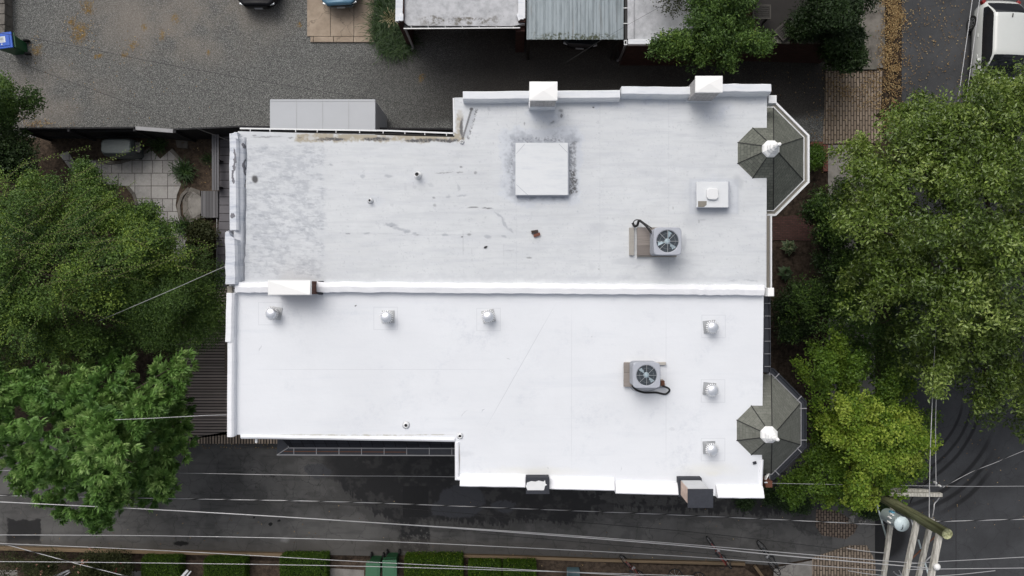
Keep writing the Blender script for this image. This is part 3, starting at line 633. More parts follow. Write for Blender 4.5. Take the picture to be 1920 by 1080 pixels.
def membrane(parent):
    """walkable skin of the old roof: a fine sheet whose vertices carry its stains and scuffs (photo px used as the roof's map)"""
    V = []; Fc = []
    for q in (((446, 246), (852, 257), (852, 540), (430, 540)), ((852, 183), (1438, 165), (1437, 540), (852, 540))):
        nx, ny = int((q[1][0] - q[0][0]) / 1.25), int((q[3][1] - q[0][1]) / 1.25); a, b = np.meshgrid(np.linspace(0, 1, nx + 1), np.linspace(0, 1, ny + 1)); a = a.ravel()[:, None]; b = b.ravel()[:, None]
        c = [np.array(k, float) for k in q]; o = sum(len(v) for v in V); V.append((c[0] * (1 - a) + c[1] * a) * (1 - b) + (c[3] * (1 - a) + c[2] * a) * b)
        i = np.arange(nx * ny); r_ = i // nx; k = i % nx; p = o + r_ * (nx + 1) + k; Fc.append(np.stack([p, p + nx + 1, p + nx + 2, p + 1], 1))
    px = np.vstack(V); Fc = np.vstack(Fc); x, y = px[:, 0], px[:, 1]; N_ = len(x)
    wx = (fbm(x, y, .05, 4, 1) - .5) * 22; wy = (fbm(x, y, .05, 4, 9) - .5) * 22; fx = (fbm(x, y, .2, 3, 21) - .5) * 9; fy = (fbm(x, y, .2, 3, 31) - .5) * 9
    fine = fbm(x, y, .35, 4, 3, .75); mid = fbm(x, y, .09, 5, 4, .7); st = fbm(x * .35, y * 1.6, .16, 5, 5, .7); st2 = fbm(x * .12, y * 1.5, .12, 4, 8, .7); str_ = fbm((x + y * .3) * .45, (y - x * .15) * 1.4, .13, 5, 6, .72)
    def bl(cx, cy, rx, ry, ro=0, soft=.5, w=1, f=1):
        u, v = x + wx * w * .35 + fx * f - cx, y + wy * w * .35 + fy * f - cy; a = R(ro); d = np.hypot((u * math.cos(a) - v * math.sin(a)) / rx, (u * math.sin(a) + v * math.cos(a)) / ry); return 1 - sstep(d, 1 - soft, 1.0)
    def bx(x0, y0, x1, y1, soft, w=1, f=1):
        u, v = x + wx * w + fx * f, y + wy * w + fy * f; d = np.maximum(np.abs(u - (x0 + x1) / 2) - (x1 - x0) / 2, np.abs(v - (y0 + y1) / 2) - (y1 - y0) / 2); return 1 - sstep(d, -soft, 0)
    mx = np.maximum; grey = np.zeros(N_); dark = np.zeros(N_); tan = np.zeros(N_); blue = np.zeros(N_)
    rear = bx(450, 266, 616, 526, 14, .5, 1) * (.55 + .45 * sstep(mid, .40, .58))
    grey = mx(grey, rear * sstep(str_, .44, .66) * .62); grey = mx(grey, rear * sstep(st, .50, .70) * .85); blue = mx(blue, rear * .18); grey = mx(grey, bx(464, 268, 612, 526, 30, 1, 1) * sstep(mid, .50, .68) * .5)
    grey = mx(grey, bx(446, 262, 462, 524, 7, .3) * (.25 + .6 * sstep(mid, .4, .62)))
    ring = bx(944, 242, 1090, 378, 14, 1.0) * (1 - bx(968, 270, 1064, 364, 3, 0, 0)); grey = mx(grey, ring * (.30 + .62 * sstep(mid, .40, .58))); blue = mx(blue, bx(938, 236, 1096, 386, 8, 1.2) * .7)
    core = bx(956, 254, 1080, 372, 6, .5) * (1 - bx(968, 270, 1064, 364, 1, 0, 0)); grey = mx(grey, core * sstep(fine, .42, .6) * .8)
    dark = mx(dark, bx(1068, 262, 1083, 364, 3, .3) * sstep(fine, .36, .55) * (.55 + .4 * (y > 320))); dark = mx(dark, bx(962, 256, 1072, 267, 4, .4) * sstep(fine, .5, .66) * .5); dark = mx(dark, bx(956, 264, 965, 362, 4, .4) * sstep(fine, .5, .65) * .5)
    tan = mx(tan, bx(552, 248, 870, 268, 5, .35) * (.35 + .65 * sstep(mid, .3, .5))); tan = mx(tan, bx(853, 205, 871, 268, 6, .3) * (.4 + .5 * sstep(mid, .4, .6)))
    for q in ((620, 261, 34, 3.4), (706, 261, 32, 4.2), (795, 263, 44, 4.2), (840, 264, 24, 4)): dark = mx(dark, bl(*q, 1, .35, .3, .5) * (.6 + .4 * (fine > .45)))
    for q in ((545, 258, 7, 2.2, 0), (500, 257, 40, 1.5, 2), (477, 254, 5, 2, 0), (562, 258, 6, 1.4, 0)): dark = mx(dark, bl(*q, .6, .2, .4) * .55)
    dark = mx(dark, bl(866, 240, 4.5, 25, 0, .5, .4, .5) * .9); dark = mx(dark, bl(884, 205, 4, 4, 0, .4, .2, .3) * .9)
    u = (x - 884) + (y - 205) * .30; dark = mx(dark, sstep(-np.abs(u), -2.6, -1.2) * (y > 204) * (y < 262) * (.85)); grey = mx(grey, sstep(-np.abs(u - 6), -6, -3) * (y > 206) * (y < 258) * .5); dark = mx(dark, sstep(-np.abs(u - 10), -3.2, -1.2) * (y > 204) * (y < 262) * sstep(fine, .48, .6) * .8)
    for (a, b, rx, ry, ro, am) in ((478, 336, 7.5, 9.5, 10, 1), (1113, 201, 2.8, 2, 0, 1), (1052, 207, 5.5, 4, 0, .5), (1053, 217, 3, 5, 0, .7), (1036, 229, 5, 2, 30, .5), (983, 232, 1.6, 4, 0, .6), (862, 323, 8, 1.6, 0, .6), (865, 313, 4, 2, 0, .6), (833, 324, 22, 1.3, 5, .5), (892, 324, 4, 4, 0, .5),
            (887, 389, 13, 1.7, 0, .7), (913, 390, 12, 1.6, -3, .8), (992, 483, 7, 1.6, 0, .6), (815, 385, 4, 4, 0, .35), (735, 424, 3, 1, 0, .4), (1262, 481, 2, 2, 0, .6), (868, 455, .8, 30, 0, .22), (885, 480, .8, 26, 0, .16), (945, 480, .8, 30, 0, .14), (814, 371, 3.5, 2.2, 0, .5), (815, 385, 3.5, 3.5, 0, .4), (880, 440, 5, 2.5, 0, .5), (867, 444, 2.5, 1.8, 0, .8), (783, 440, 4, 1.5, 0, .4), (652, 438, 5, 1.3, 0, .5), (1123, 505, 2, 1.6, 0, .4), (1318, 412, 7, 1, 0, .35), (1310, 415, 1.2, 5, 0, .45), (1262, 390, 1.2, 4, 0, .4), (945, 362, .01, .01, 0, 0)):
        dark = mx(dark, bl(a, b, rx, ry, ro, .5, .12, .25) * am)
    for (a, b, rx, ry, ro, am) in ((733, 422, 17, 5.5, -3, 1), (750, 429, 18, 4, -10, .8), (763, 434, 10, 4.5, 0, 1), (914, 443, 10, 5, -10, .9), (945, 443, 7, 3.4, 0, .9), (834, 441, 9, 3.2, 0, 1), (778, 438, 6, 3, 10, .9), (688, 438, 9, 2.6, 0, 1), (652, 438, 7, 2.4, 0, .8), (680, 331, 6, 4, 0, .8), (729, 330, 11, 4, 0, .8), (620, 310, 6, 2.5, 0, .9),
            (780, 441, 60, 1.2, 0, .5), (700, 438, 60, 1, 0, .45), (851, 440, 60, 1, 0, .35), (936, 404, 16, 2.6, -38, .9), (946, 418, 20, 3.6, -62, .9), (958, 432, 9, 2.6, -42, .8), (920, 391, 9, 2, -10, .8), (1408, 525, 20, 2.5, -6, .9), (1413, 536, 6, 2, 40, .7), (1374, 526, 12, 2, 0, .7), (1175, 521, 14, 4, 20, .45), (1100, 520, 30, 2, 0, .3), (1384, 340, 12, 20, 20, .5), (1408, 325, 8, 10, 40, .5), (860, 352, 4, 9, 10, .7), (866, 367, 14, 2, 0, .8), (840, 369, 7, 3, 0, .8), (808, 347, 8, 5, -20, .4), (760, 352, 5, 8, 20, .35), (777, 350, 6, 5, 0, .4), (760, 345, 4, 4, 0, .3), (735, 385, 5, 3, 0, .4), (1052, 214, 9, 15, 0, .6), (1036, 230, 12, 4, 25, .5), (917, 205, 3, 7, 20, .6), (1195, 500, 14, 3, 20, .4), (1110, 500, 10, 10, 0, .25), (1123, 425, 22, 14, 0, .22), (1180, 490, 40, 10, 0, .35), (1275, 490, 30, 8, 0, .4), (1282, 455, 7, 22, 0, .5), (1300, 410, 24, 30, 0, .25), (955, 469, 12, 2, 0, .6), (695, 460, 40, 1.5, 0, .2)):
        grey = mx(grey, bl(a, b, rx, ry, ro, .6, .3, .5) * am * .8)
    for q in ((1018, 218, 50, 22, .9), (1340, 208, 50, 30, .9), (1128, 194, 80, 10, .9), (1245, 192, 80, 8, .9), (1336, 368, 66, 48, .8), (940, 196, 70, 8, .8), (1420, 190, 30, 10, .7), (1410, 300, 30, 60, .5), (1010, 330, 110, 90, .35), (700, 376, 30, 14, .4), (790, 335, 30, 14, .4)):
        blue = mx(blue, bl(*q[:4], 0, .7, 1.5, 1) * q[4] * (.35 + .65 * sstep(mid, .4, .6)))
    grey = mx(grey, bx(1290, 333, 1387, 404, 2, .05, .1) * (1 - bx(1296, 338, 1382, 400, 2, .1, .1)) * .2)
    blue = mx(blue, bx(1291, 334, 1386, 403, 3, .1, .2) * .5)
    grey = mx(grey, bx(440, 508, 1440, 534, 16, .8) * .28); grey = mx(grey, sstep(st2, .50, .68) * .14); grey = mx(grey, sstep(fine, .58, .72) * sstep(mid, .5, .65) * .35); grey = mx(grey, sstep(fbm(x, y, .3, 2, 77, .8), .80, .86) * .4)
    for xx in (1125, 1254, 968): grey = mx(grey, (np.abs(x + fx * .15 - xx) < .7) * .25 * (y > 180) * (fine > .4))
    s_ = (H - ZR) / F; off = wloc(parent); zz = ZR + (fbm(x, y, .018, 3, 50) - .5) * .03 + (fbm(x, y, .06, 2, 51) - .5) * .012
    e_ = np.minimum.reduce([x - 430, 1438 - x, 540 - y]); co = np.stack([(x - 960) * s_ - off.x, (540 - y) * s_ - off.y, np.where(e_ < 1.5, ZR, zz) - off.z], 1)
    me = bpy.data.meshes.new('membrane'); me.vertices.add(N_); me.vertices.foreach_set('co', co.astype(np.float32).ravel()); nf = len(Fc); me.loops.add(nf * 4); me.loops.foreach_set('vertex_index', Fc.astype(np.int32).ravel())
    me.polygons.add(nf); me.polygons.foreach_set('loop_start', (np.arange(nf) * 4).astype(np.int32)); me.update(calc_edges=True); me.polygons.foreach_set('use_smooth', np.ones(nf, bool))
    for k, v in (('grey', grey), ('dark', dark), ('tan', tan), ('blue', blue)): at = me.attributes.new(k, 'FLOAT', 'POINT'); at.data.foreach_set('value', np.clip(v, 0, 1).astype(np.float32))
    me.materials.append(M['roof_up']); o = bpy.data.objects.new('membrane', me); sc.collection.objects.link(o); o.parent = parent; return o
membrane(hu)
MB().prism(W2(LO, ZR), ZR - .298, ZR).build('roof', M['roof_lo'], hl)
def wins(parent, a, b, n, zs, tall=1.7):
    a = Vector(a); b = Vector(b); d = (b - a).normalized(); nr = Vector((d.y, -d.x)); ang = math.atan2(d.y, d.x)
    for z in zs:
        for i in range(n):
            c = a.lerp(b, (i + .5) / n) + nr * .02; f = MB()
            for s in (-1, 1): f.box((c.x + d.x * s * .5, c.y + d.y * s * .5, z), (.08, .12, tall), ang)
            for s in (-1, 0, 1): f.box((c.x, c.y, z + s * (tall / 2 - .04)), (.92, .11, .08), ang)
            f.box((c.x + nr.x * .03, c.y + nr.y * .03, z - tall / 2 - .05), (1.2, .2, .08), ang)
            w = f.build('window', M['cream'], parent); MB().box((c.x, c.y, z), (.9, .04, tall - .1), ang).build('pane', M['glass'], w)
A = W2(wl, ZR); B = W2(wu, ZR)
wins(hl, A[2], A[1], 3, (2, 5.2, 8.2)) if False else None
wins(hl, A[3], A[2], 5, (2.2, 5.3, 8.3)); wins(hl, A[6], A[5], 4, (2.2, 5.3, 8.0)); wins(hu, B[4], B[3], 5, (2.2, 5.3, 8.3)); wins(hu, B[1], B[0], 4, (2.2, 5.3, 8.0))
wins(hu, (B[5][0], B[5][1] + .6), (B[5][0], .9 + 1.2), 1, (2.2, 5.3, 8.2)); wins(hl, (A[2][0], -2.9), (A[1][0], -.5), 1, (2.2, 5.3, 8.2))

def parapet(pts, w, h, mat, parent, z=ZR, name='parapet', n=6, jit=.018, over=.0, slope=.0):
    p = subdiv(W2(pts, z), n)
    prof = [(w, z - .02), (w - .01, z + h * .75 - slope), (w - .06, z + h - slope), (.03, z + h), (-over, z + h - .04), (-over, z - .22), (.02, z - .22)]
    return MB().sweep(p, prof[::-1], jit=jit).build(name, mat, parent, False, bevel=.012)
# note: offset positive = left of path direction. Upper house, top edge drawn right->left so left is inward (down)
parapet([(1160, 174), (869, 176)], .28, .28, M['par_up'], hu)
parapet([(1438, 163), (1357, 163), (1290, 168.5), (1162, 168)], .28, .34, M['par_up'], hu)
parapet([(450, 250), (435, 253), (436, 433)], .26, .22, M['par_rear'], hu, jit=.035)
parapet([(436, 434), (430, 437), (430, 533)], .34, .32, M['par_rear'], hu, jit=.035)
# curved cant between parapet and roof at the rear
p = subdiv(W2([(455, 258), (452, 430), (449, 526)], ZR), 8); MB().sweep(p, [(-.12, ZR + .2), (-.12, ZR), (.14, ZR + .002), (.02, ZR + .05)][::-1], jit=.03).build('cant_strip', M['par_rear'], hu, True)
# party wall with wavy membrane cap
p = subdiv(W2([(1434, 554.5), (1280, 553.5), (960, 551), (640, 548.5), (440, 549.5)], ZR + .2), 22)
MB().sweep(p, [(0, ZR + .002), (-.01, ZR + .17), (-.16, ZR + .205), (-.30, ZR + .17), (-.315, ZR - .03)], jit=.022).build('party_wall_cap', M['par_lo'], hl, False, bevel=.01)
m = MB().box(P(1441.5, 547.5, 10.6), (.17, .24, .35)); m.build('cornice_block', M['mcap'], hl, bevel=.01)
MB().box(P(1444, 189.5, 10.3), (.23, .23, .4)).build('cornice_block', M['mwhite'], hu, bevel=.01)
MB().box(P(432, 543, 10.55), (.14, .2, .12)).build('coping_stub', M['gutter_tan'], hl, bevel=.01)
# lower house parapets
parapet([(430, 549), (428, 640), (428, 638), (428.5, 640)][:2], .23, .24, M['par_lo'], hl, n=5, jit=.01)
parapet([(431, 636), (430, 817)], .20, .20, M['par_lo'], hl, n=5, jit=.008)
parapet([(863, 909), (985, 911)], .33, .22, M['par_lo'], hl, slope=.10, jit=.01)
parapet([(1029, 914), (1151, 917)], .33, .22, M['par_lo'], hl, slope=.10, jit=.01)
parapet([(1152, 922), (1274, 925)], .33, .24, M['par_lo'], hl, slope=.10, jit=.01)
parapet([(1341, 930), (1428, 931)], .33, .24, M['par_lo'], hl, slope=.10, jit=.01)
parapet([(452, 821), (853, 827)], .10, .06, M['par_lo'], hl, n=8, jit=.006, over=.02)
parapet([(853, 829), (853, 900), (863, 901)], .12, .06, M['par_lo'], hl, n=4, jit=.006)
parapet([(1428, 930), (1431, 862)], .10, .05, M['par_lo'], hl, n=3, jit=.006, over=.01)
# roof drain spout
MB().box(P(481, 826, 10.3), (.06, .12, .08)).build('scupper', M['mcap'], hl)

# chimneys
def chimney(parent, x0, y0, x1, y1, z0, z1, mat, capmat, ov=.03, pyr=.04, name='chimney', ct=.06, base=None):
    c = MB().prism([(x0, y0), (x1, y0), (x1, y1), (x0, y1)], z0, z1).build(name, mat, parent)
    m = MB(); a, b, d, e = x0 - ov, y0 - ov, x1 + ov, y1 + ov; m.prism([(a, b), (d, b), (d, e), (a, e)], z1 - ct, z1 + .004)
    cx, cy = (a + d) / 2, (b + e) / 2; q = .02
    m.add([(a + q, b + q, z1 + .006), (d - q, b + q, z1 + .006), (d - q, e - q, z1 + .006), (a + q, e - q, z1 + .006), (cx, cy, z1 + .006 + pyr)], [(0, 1, 4), (1, 2, 4), (2, 3, 4), (3, 0, 4)])
    m.build('chimney_cap', capmat, c, bevel=.006)
    if base: MB().prism([(x0 - .025, y0 - .025), (x1 + .025, y0 - .025), (x1 + .025, y1 + .02), (x0 - .025, y1 + .02)], z0, z0 + base).build('flashing', M['par_up'], c, bevel=.01)
    return c
chimney(hu, .50, 5.10, 1.20, 5.55, ZR - .3, 11.55, M['brick_grey'], M['mcap'], base=.62)
chimney(hu, 5.00, 5.33, 5.68, 5.72, ZR - .3, 11.5, M['brick_grey'], M['mcap'], base=.36)
c3 = chimney(hl, -6.66, -.17, -5.53, .19, ZR - .3, 11.3, M['brick'], M['mwhite'], ov=.03, pyr=.0)
MB().add([(-6.67, -.18, 11.31), (-5.52, -.18, 11.345), (-5.52, .20, 11.315), (-6.67, .20, 11.345)], [(0, 1, 3), (1, 2, 3)]).build('folded_sheet', M['mcap'], c3)
m = MB(); pts = [(584, 528, 10.95), (586, 552, 10.9), (597, 551, 10.72), (596, 542, 10.76), (601, 535, 10.72), (598, 524, 10.74), (592, 527, 10.9)]
m.prism([(-5.49, -.19), (-5.40, -.19), (-5.38, -.08), (-5.33, .04), (-5.37, .2), (-5.49, .2)], ZR, ZR + .16); m.build('torn_felt', M['tar'], c3)
chimney(hl, .40, -5.78, 1.04, -5.33, ZR - .3, 10.82, M['tar'], M['tar'], ov=.01, pyr=.0)
m = MB().prism([(p.x, p.y) for p in PP([(988, 905), (996, 902), (1004, 903), (1010, 901), (1019, 903), (1022, 900), (1023, 907), (1026, 909), (1022, 911), (1020, 919), (989, 919), (986, 912)], 10.83)], 10.8, 10.834); m.build('white_patch', M['mwhite'], hl)
c5 = chimney(hl, 4.76, -5.84, 5.34, -5.44, ZR - .3, 11.72, M['brick_pink'], M['tar'], ov=.05, pyr=.01, ct=.05)
MB().prism([(4.775, -5.6), (5.325, -5.6), (5.325, -5.425), (4.775, -5.425)], ZR, 11.6).build('painted_face', plain('pale_painted_render', (.56, .57, .585), .7, 0, .12, 4), c5)
MB().prism([(4.70, -5.9), (5.36, -5.9), (5.36, -5.37), (4.70, -5.37)], ZR - .2, 10.74).build('flashing', M['tar'], c5, bevel=.01)

# gutters
def gutter(pts, z, w, mat, rimmat, parent, straps, strapmat, dep=.09, name='gutter', closed=False, inner_rim=True):
    p = W2(pts, z); t = .012
    prof = [(0, z), (0, z - dep), (w, z - dep), (w, z), (w - t, z), (w - t, z - dep + t), (t, z - dep + t), (t, z)]
    g = MB().sweep(p, prof).build(name, mat, parent)
    MB().sweep(p, [(w - .035, z + .002), (w - .035, z + .022), (w + .006, z + .022), (w + .006, z + .002)][::-1]).build('gutter_rim', rimmat, g) if rimmat else None
    m = MB()
    for a, b in zip(p, p[1:]):
        a = Vector(a); b = Vector(b); L_ = (b - a).length; k = max(1, int(L_ / straps)) if straps else 0; d = (b - a).normalized(); n = Vector((-d.y, d.x))
        for i in range(k):
            c = a + d * L_ * (i + .5 + (random.random() - .5) * .25) / k; e = c + n * (w + .0); m.bar((c.x, c.y, z + .028), (e.x, e.y, z + .028), .022, .01)
    if m.v: m.build('gutter_strap', strapmat, g)
    return g
gutter([(450, 246.5), (735, 251), (858, 256)], 10.38, .10, M['black'], M['mwhite'], hu, .62, M['mwhite'])
gutter([(862, 254), (855, 254), (854, 184)][1:], 10.38, .07, M['black'], M['mwhite'], hu, 0, M['mwhite'])
gutter([(1447.5, 541), (1437.5, 541), ][:1] + [(1447, 541), (1446, 404)], 10.2, .10, M['gutter_tan'], None, hu, 0, M['strap']) if False else None
# upper front gutter along x
q = W2([(1437, 404), (1437, 541)], 10.2); w_ = .145
MB().sweep(q, [(0, 10.1), (0, 10.12), (w_, 10.12), (w_, 10.1)]).build('gutter', M['gutter_tan'], hu)
MB().sweep(q, [(w_ - .035, 10.1), (w_ - .035, 10.22), (w_ + .01, 10.22), (w_ + .01, 10.1)]).build('gutter_rim', M['mwhite'], hu)
q = W2([(1433, 557), (1434, 699)], 10.2)
gg = MB().sweep(q, [(0, 10.05), (0, 10.1), (.19, 10.1), (.19, 10.05)]).build('gutter', M['gutter_dark'], hl); MB().sweep(q, [(.165, 10.1), (.165, 10.17), (.19, 10.17), (.19, 10.1)]).build('gutter_rim', M['gutter_dark'], gg)
m = MB()
for i in range(6): yy = q[0][1] + (q[1][1] - q[0][1]) * (i + .5) / 6; m.box((q[0][0] + .1, yy, 10.18), (.17, .015, .012))
m.build('gutter_strap', M['strap'], gg)
# slate skirt below the lower wing
q0 = W2([(453, 823), (853, 829)], ZR); m = MB()
xa, xb = P(517, 0, 9.7).x, q0[1][0]; ya, yb = q0[0][1] + .02, q0[1][1] + .02
yo = P(0, 838, 9.75).y; m.add([(xa + .3, ya - .0, 10.28), (xb, yb, 10.28), (xb, yo, 9.75), (xa + .42, yo, 9.75)], [(0, 3, 2, 1)]); sk = m.build('slate_skirt', M['slate_blue'], hl)
m = MB(); gz = 9.72
ox = xa + .05; m.prism([(ox, P(0, 852.5, gz).y), (xb, P(0, 853.5, gz).y), (xb, yo), (ox + .36, yo)], gz - .06, gz); m.prism([(ox, P(0, 852.5, gz).y), (ox + .3, yo), (ox + .3, yo + .42), (ox, yo + .42)], gz - .07, gz - .005)
gm = m.build('gutter', M['gutter_dark'], hl)
m = MB(); yg0, yg1 = P(0, 852.5, gz).y, P(0, 839, gz).y
m.bar((ox + .36, yg1 - .01, gz + .02), (xb, yg1 - .03, gz + .02), .02); m.bar((ox, yg0, gz + .02), (xb, yg0 - .02, gz + .02), .025, .04)
for i in range(9): xx = ox + .5 + i * .67; m.bar((xx, yg0, gz + .02), (xx, yg1, gz + .02), .02, .015)
m.bar((ox, yg0, gz + .02), (ox + .34, yg1, gz + .02), .02); m.bar((ox + .34, yg1, gz + .02), (ox + .34, yg1 + .3, gz + .02), .02)
m.build('gutter_strap', M['strap'], gm)
MB().bar((ox + .2, yg0 + .1, gz + .014), (xb - 1.5, yg0 + .08, gz + .014), .02, .01).build('rust_line', M['copper'], gm)

# turrets
def turret(parent, cx, cy, R1, he, ha, smat, gmat, rimmat, strap, side=1):
    c = Vector((cx, cy)); R8 = math.pi / 8
    def oc(r, z, n=8, rot=R8): return [(c.x + r * math.cos(rot + i * 2 * math.pi / n), c.y + r * math.sin(rot + i * 2 * math.pi / n), z) for i in range(n)]
    body = MB().prism([(p[0], p[1]) for p in oc(R1 * .86, 0)], 0, he - .15).build('turret_wall', M['brick'], parent)
    # roof faces, each slope its own quad row so slates follow the slope
    ring = oc(R1, he); mid = oc(.16, ha - .02)
    m = MB()
    for i in range(8): j = (i + 1) % 8; m.add([ring[i], ring[j], mid[j], mid[i]], [(0, 1, 2, 3)])
    r = m.build('turret_roof', smat, parent)
    m = MB(); 
    for i in range(8): a = Vector(ring[i]); b = Vector(mid[i]); m.bar(a + Vector((0, 0, .004)), b + Vector((0, 0, .004)), .022, .016)
    m.build('hip', M['hip'], r)
    # gutter round the outer sides only (clipped where it would meet the flat roof)
    g = MB(); rm = MB(); st = MB(); outr = oc(R1 * 1.0, he); o2 = oc(R1 + .14, he)
    seq = [6, 7, 0, 1]
    pts = [Vector(outr[i]) for i in seq]; pts = [Vector((P(1438, 0, he).x, pts[0].y, he))] + pts + [Vector((P(1438, 0, he).x, pts[-1].y, he))]
    path = [(p.x, p.y) for p in pts]
    w = .16
    gb = MB().sweep(path, [(0, he - .10), (0, he - .03), (-.02, he - .03), (-w, he - .03), (-w, he - .10)]).build('gutter', gmat, parent)
    MB().sweep(path, [(-w + .05, he - .03), (-w + .05, he + .04), (-w - .01, he + .04), (-w - .01, he - .09)] if rimmat is M['mwhite'] else [(-w + .02, he - .03), (-w + .02, he + .03), (-w - .01, he + .03), (-w - .01, he - .09)]).build('gutter_rim', rimmat, gb)
    if rimmat is M['mwhite']: MB().sweep(path, [(.0, he - .02), (.0, he + .02), (-.025, he + .02), (-.025, he - .02)]).build('drip_edge', M['mwhite'], gb)
    if strap:
        for a, b in zip(path, path[1:]):
            a = Vector(a); b = Vector(b); d = (b - a); Ls = d.length; d.normalize(); n = Vector((d.y, -d.x))
            for t in ((.12, .88) if Ls > .8 else (.5,)):
                e = a + d * Ls * t; f = e + n * (w + .01); e = e - n * .04; st.bar((e.x, e.y, he + .05), (f.x, f.y, he + .04), .028, .012)
            st.bar((a.x, a.y, he + .035), (b.x, b.y, he + .035), .025, .015)
        st.build('gutter_strap', M['strap'], gb)
    return r, c
M['hip'] = plain('dark_lead_hip', (.022, .022, .022), .8)
he, ha = 9.6, 11.15
s_ = (H - he) / F
t1, c1 = turret(hu, (1410 - 960) * s_, (540 - 298) * s_, 1.66, he, ha, M['slate'], M['gutter_tan'], M['mwhite'], False)
t2, c2 = turret(hl, (1407 - 960) * s_, (540 - 795) * s_, 1.62, he, ha, M['slate2'], M['gutter_dark'], M['gutter_dark'], True)
for t, c in ((t1, c1), (t2, c2)):
    f = MB().lathe((c.x, c.y, 0), [(.23, ha - .14), (.25, ha - .1), (.24, ha - .02), (.21, ha + .02), (.17, ha + .06), (.165, ha + .14), (.14, ha + .17), (.13, ha + .24), (.085, ha + .28), (.075, ha + .38), (.055, ha + .42), (.045, ha + .48), (.052, ha + .52), (.045, ha + .57), (.01, ha + .59)], 8 if t is t1 else 8, math.pi / 8)
    f.build('finial', M['mcap'], t, bevel=0)
# flashing strips where lower roof meets its turret (torn white edge) 
MB().box(P(1415, 868, 10.52), (.10, .08, .02), .2).build('felt_patch', M['tar'], hl)

# brown flue box and dish on the lower front corner
b = MB().box(P(1436, 903.5, 9.9), (.20, .19, .5)).build('junction_box', M['rust'], hl, bevel=.01)
MB().box(P(1436, 904.5, 10.16), (.09, .03, .02)).build('box_tag', M['paper'], b)
d = thing('satellite_dish', 'small white dish fixed beside the brown box at the lower turret', 'satellite dish', P(1434, 893, 9.9))
pr = MB().lathe((0, 0, 0), [(.01, 0), (.07, .012), (.12, .04), (.14, .07), (.135, .075), (.11, .045), (.02, .012)], 16).build('reflector', M['mcap'], d, True, local=True); pr.rotation_euler = (R(70), 0, R(60))
MB().tube([(0, 0, 0), (.1, .02, -.05), (.12, .02, -.3)], .012, 6).build('bracket', M['galv'], d, local=True)

# ================================================================== ROOF EQUIPMENT
h = thing('roof_hatch', 'large square white hatch cover in a ring of dirt on the scuffed roof', 'hatch', P(1015.5, 318, 10.5))
o = MB().prism(W2([(968, 271), (1066, 271), (1066, 368), (968, 368)], 10.56), ZR, 10.68).build('curb', M['acgrey'], h, bevel=.01)
m = MB(); m.prism(W2([(966.5, 268), (1065, 268), (1065, 366), (966.5, 366)], 10.7), 10.685, 10.72); lid = m.build('lid', m_parapet('hatch_membrane', (.66, .68, .70), (.52, .55, .6), .5), h, bevel=.012)
m = MB()
for a, b in (((968, 288), (984, 270)), ((968, 346), (990, 366)), ((1048, 270), (1064, 286))): m.bar(P(*a, 10.722), P(*b, 10.722), .012, .006)
m.build('seam', M['acgrey'], lid)
h = thing('exhaust_curb_vent', 'square white curb vent with small raised cap near the upper turret', 'vent', P(1336, 364, 10.5))
MB().prism(W2([(1307, 341), (1366, 341), (1366, 390), (1307, 390)], 10.6), ZR, 10.72).build('curb', M['acgrey'], h, bevel=.01)
MB().prism(W2([(1306, 340.5), (1366, 340.5), (1366, 389), (1306, 389)], 10.78), 10.725, 10.78).build('lid', M['roof_up2'] if 'roof_up2' in M else lid.data.materials[0], h, bevel=.012)
MB().prism(W2([(1326, 355), (1330, 352), (1344, 352), (1348, 356), (1348, 370), (1344, 374), (1330, 374), (1326, 370)], 10.88), 10.782, 10.86).build('vent_cap', M['mwhite'], h, bevel=.025)
MB().prism(W2([(1309, 377), (1325, 377), (1325, 384), (1320, 388), (1309, 388)], 10.79), 10.781, 10.786).build('bare_patch', M['gutter_tan'], h)

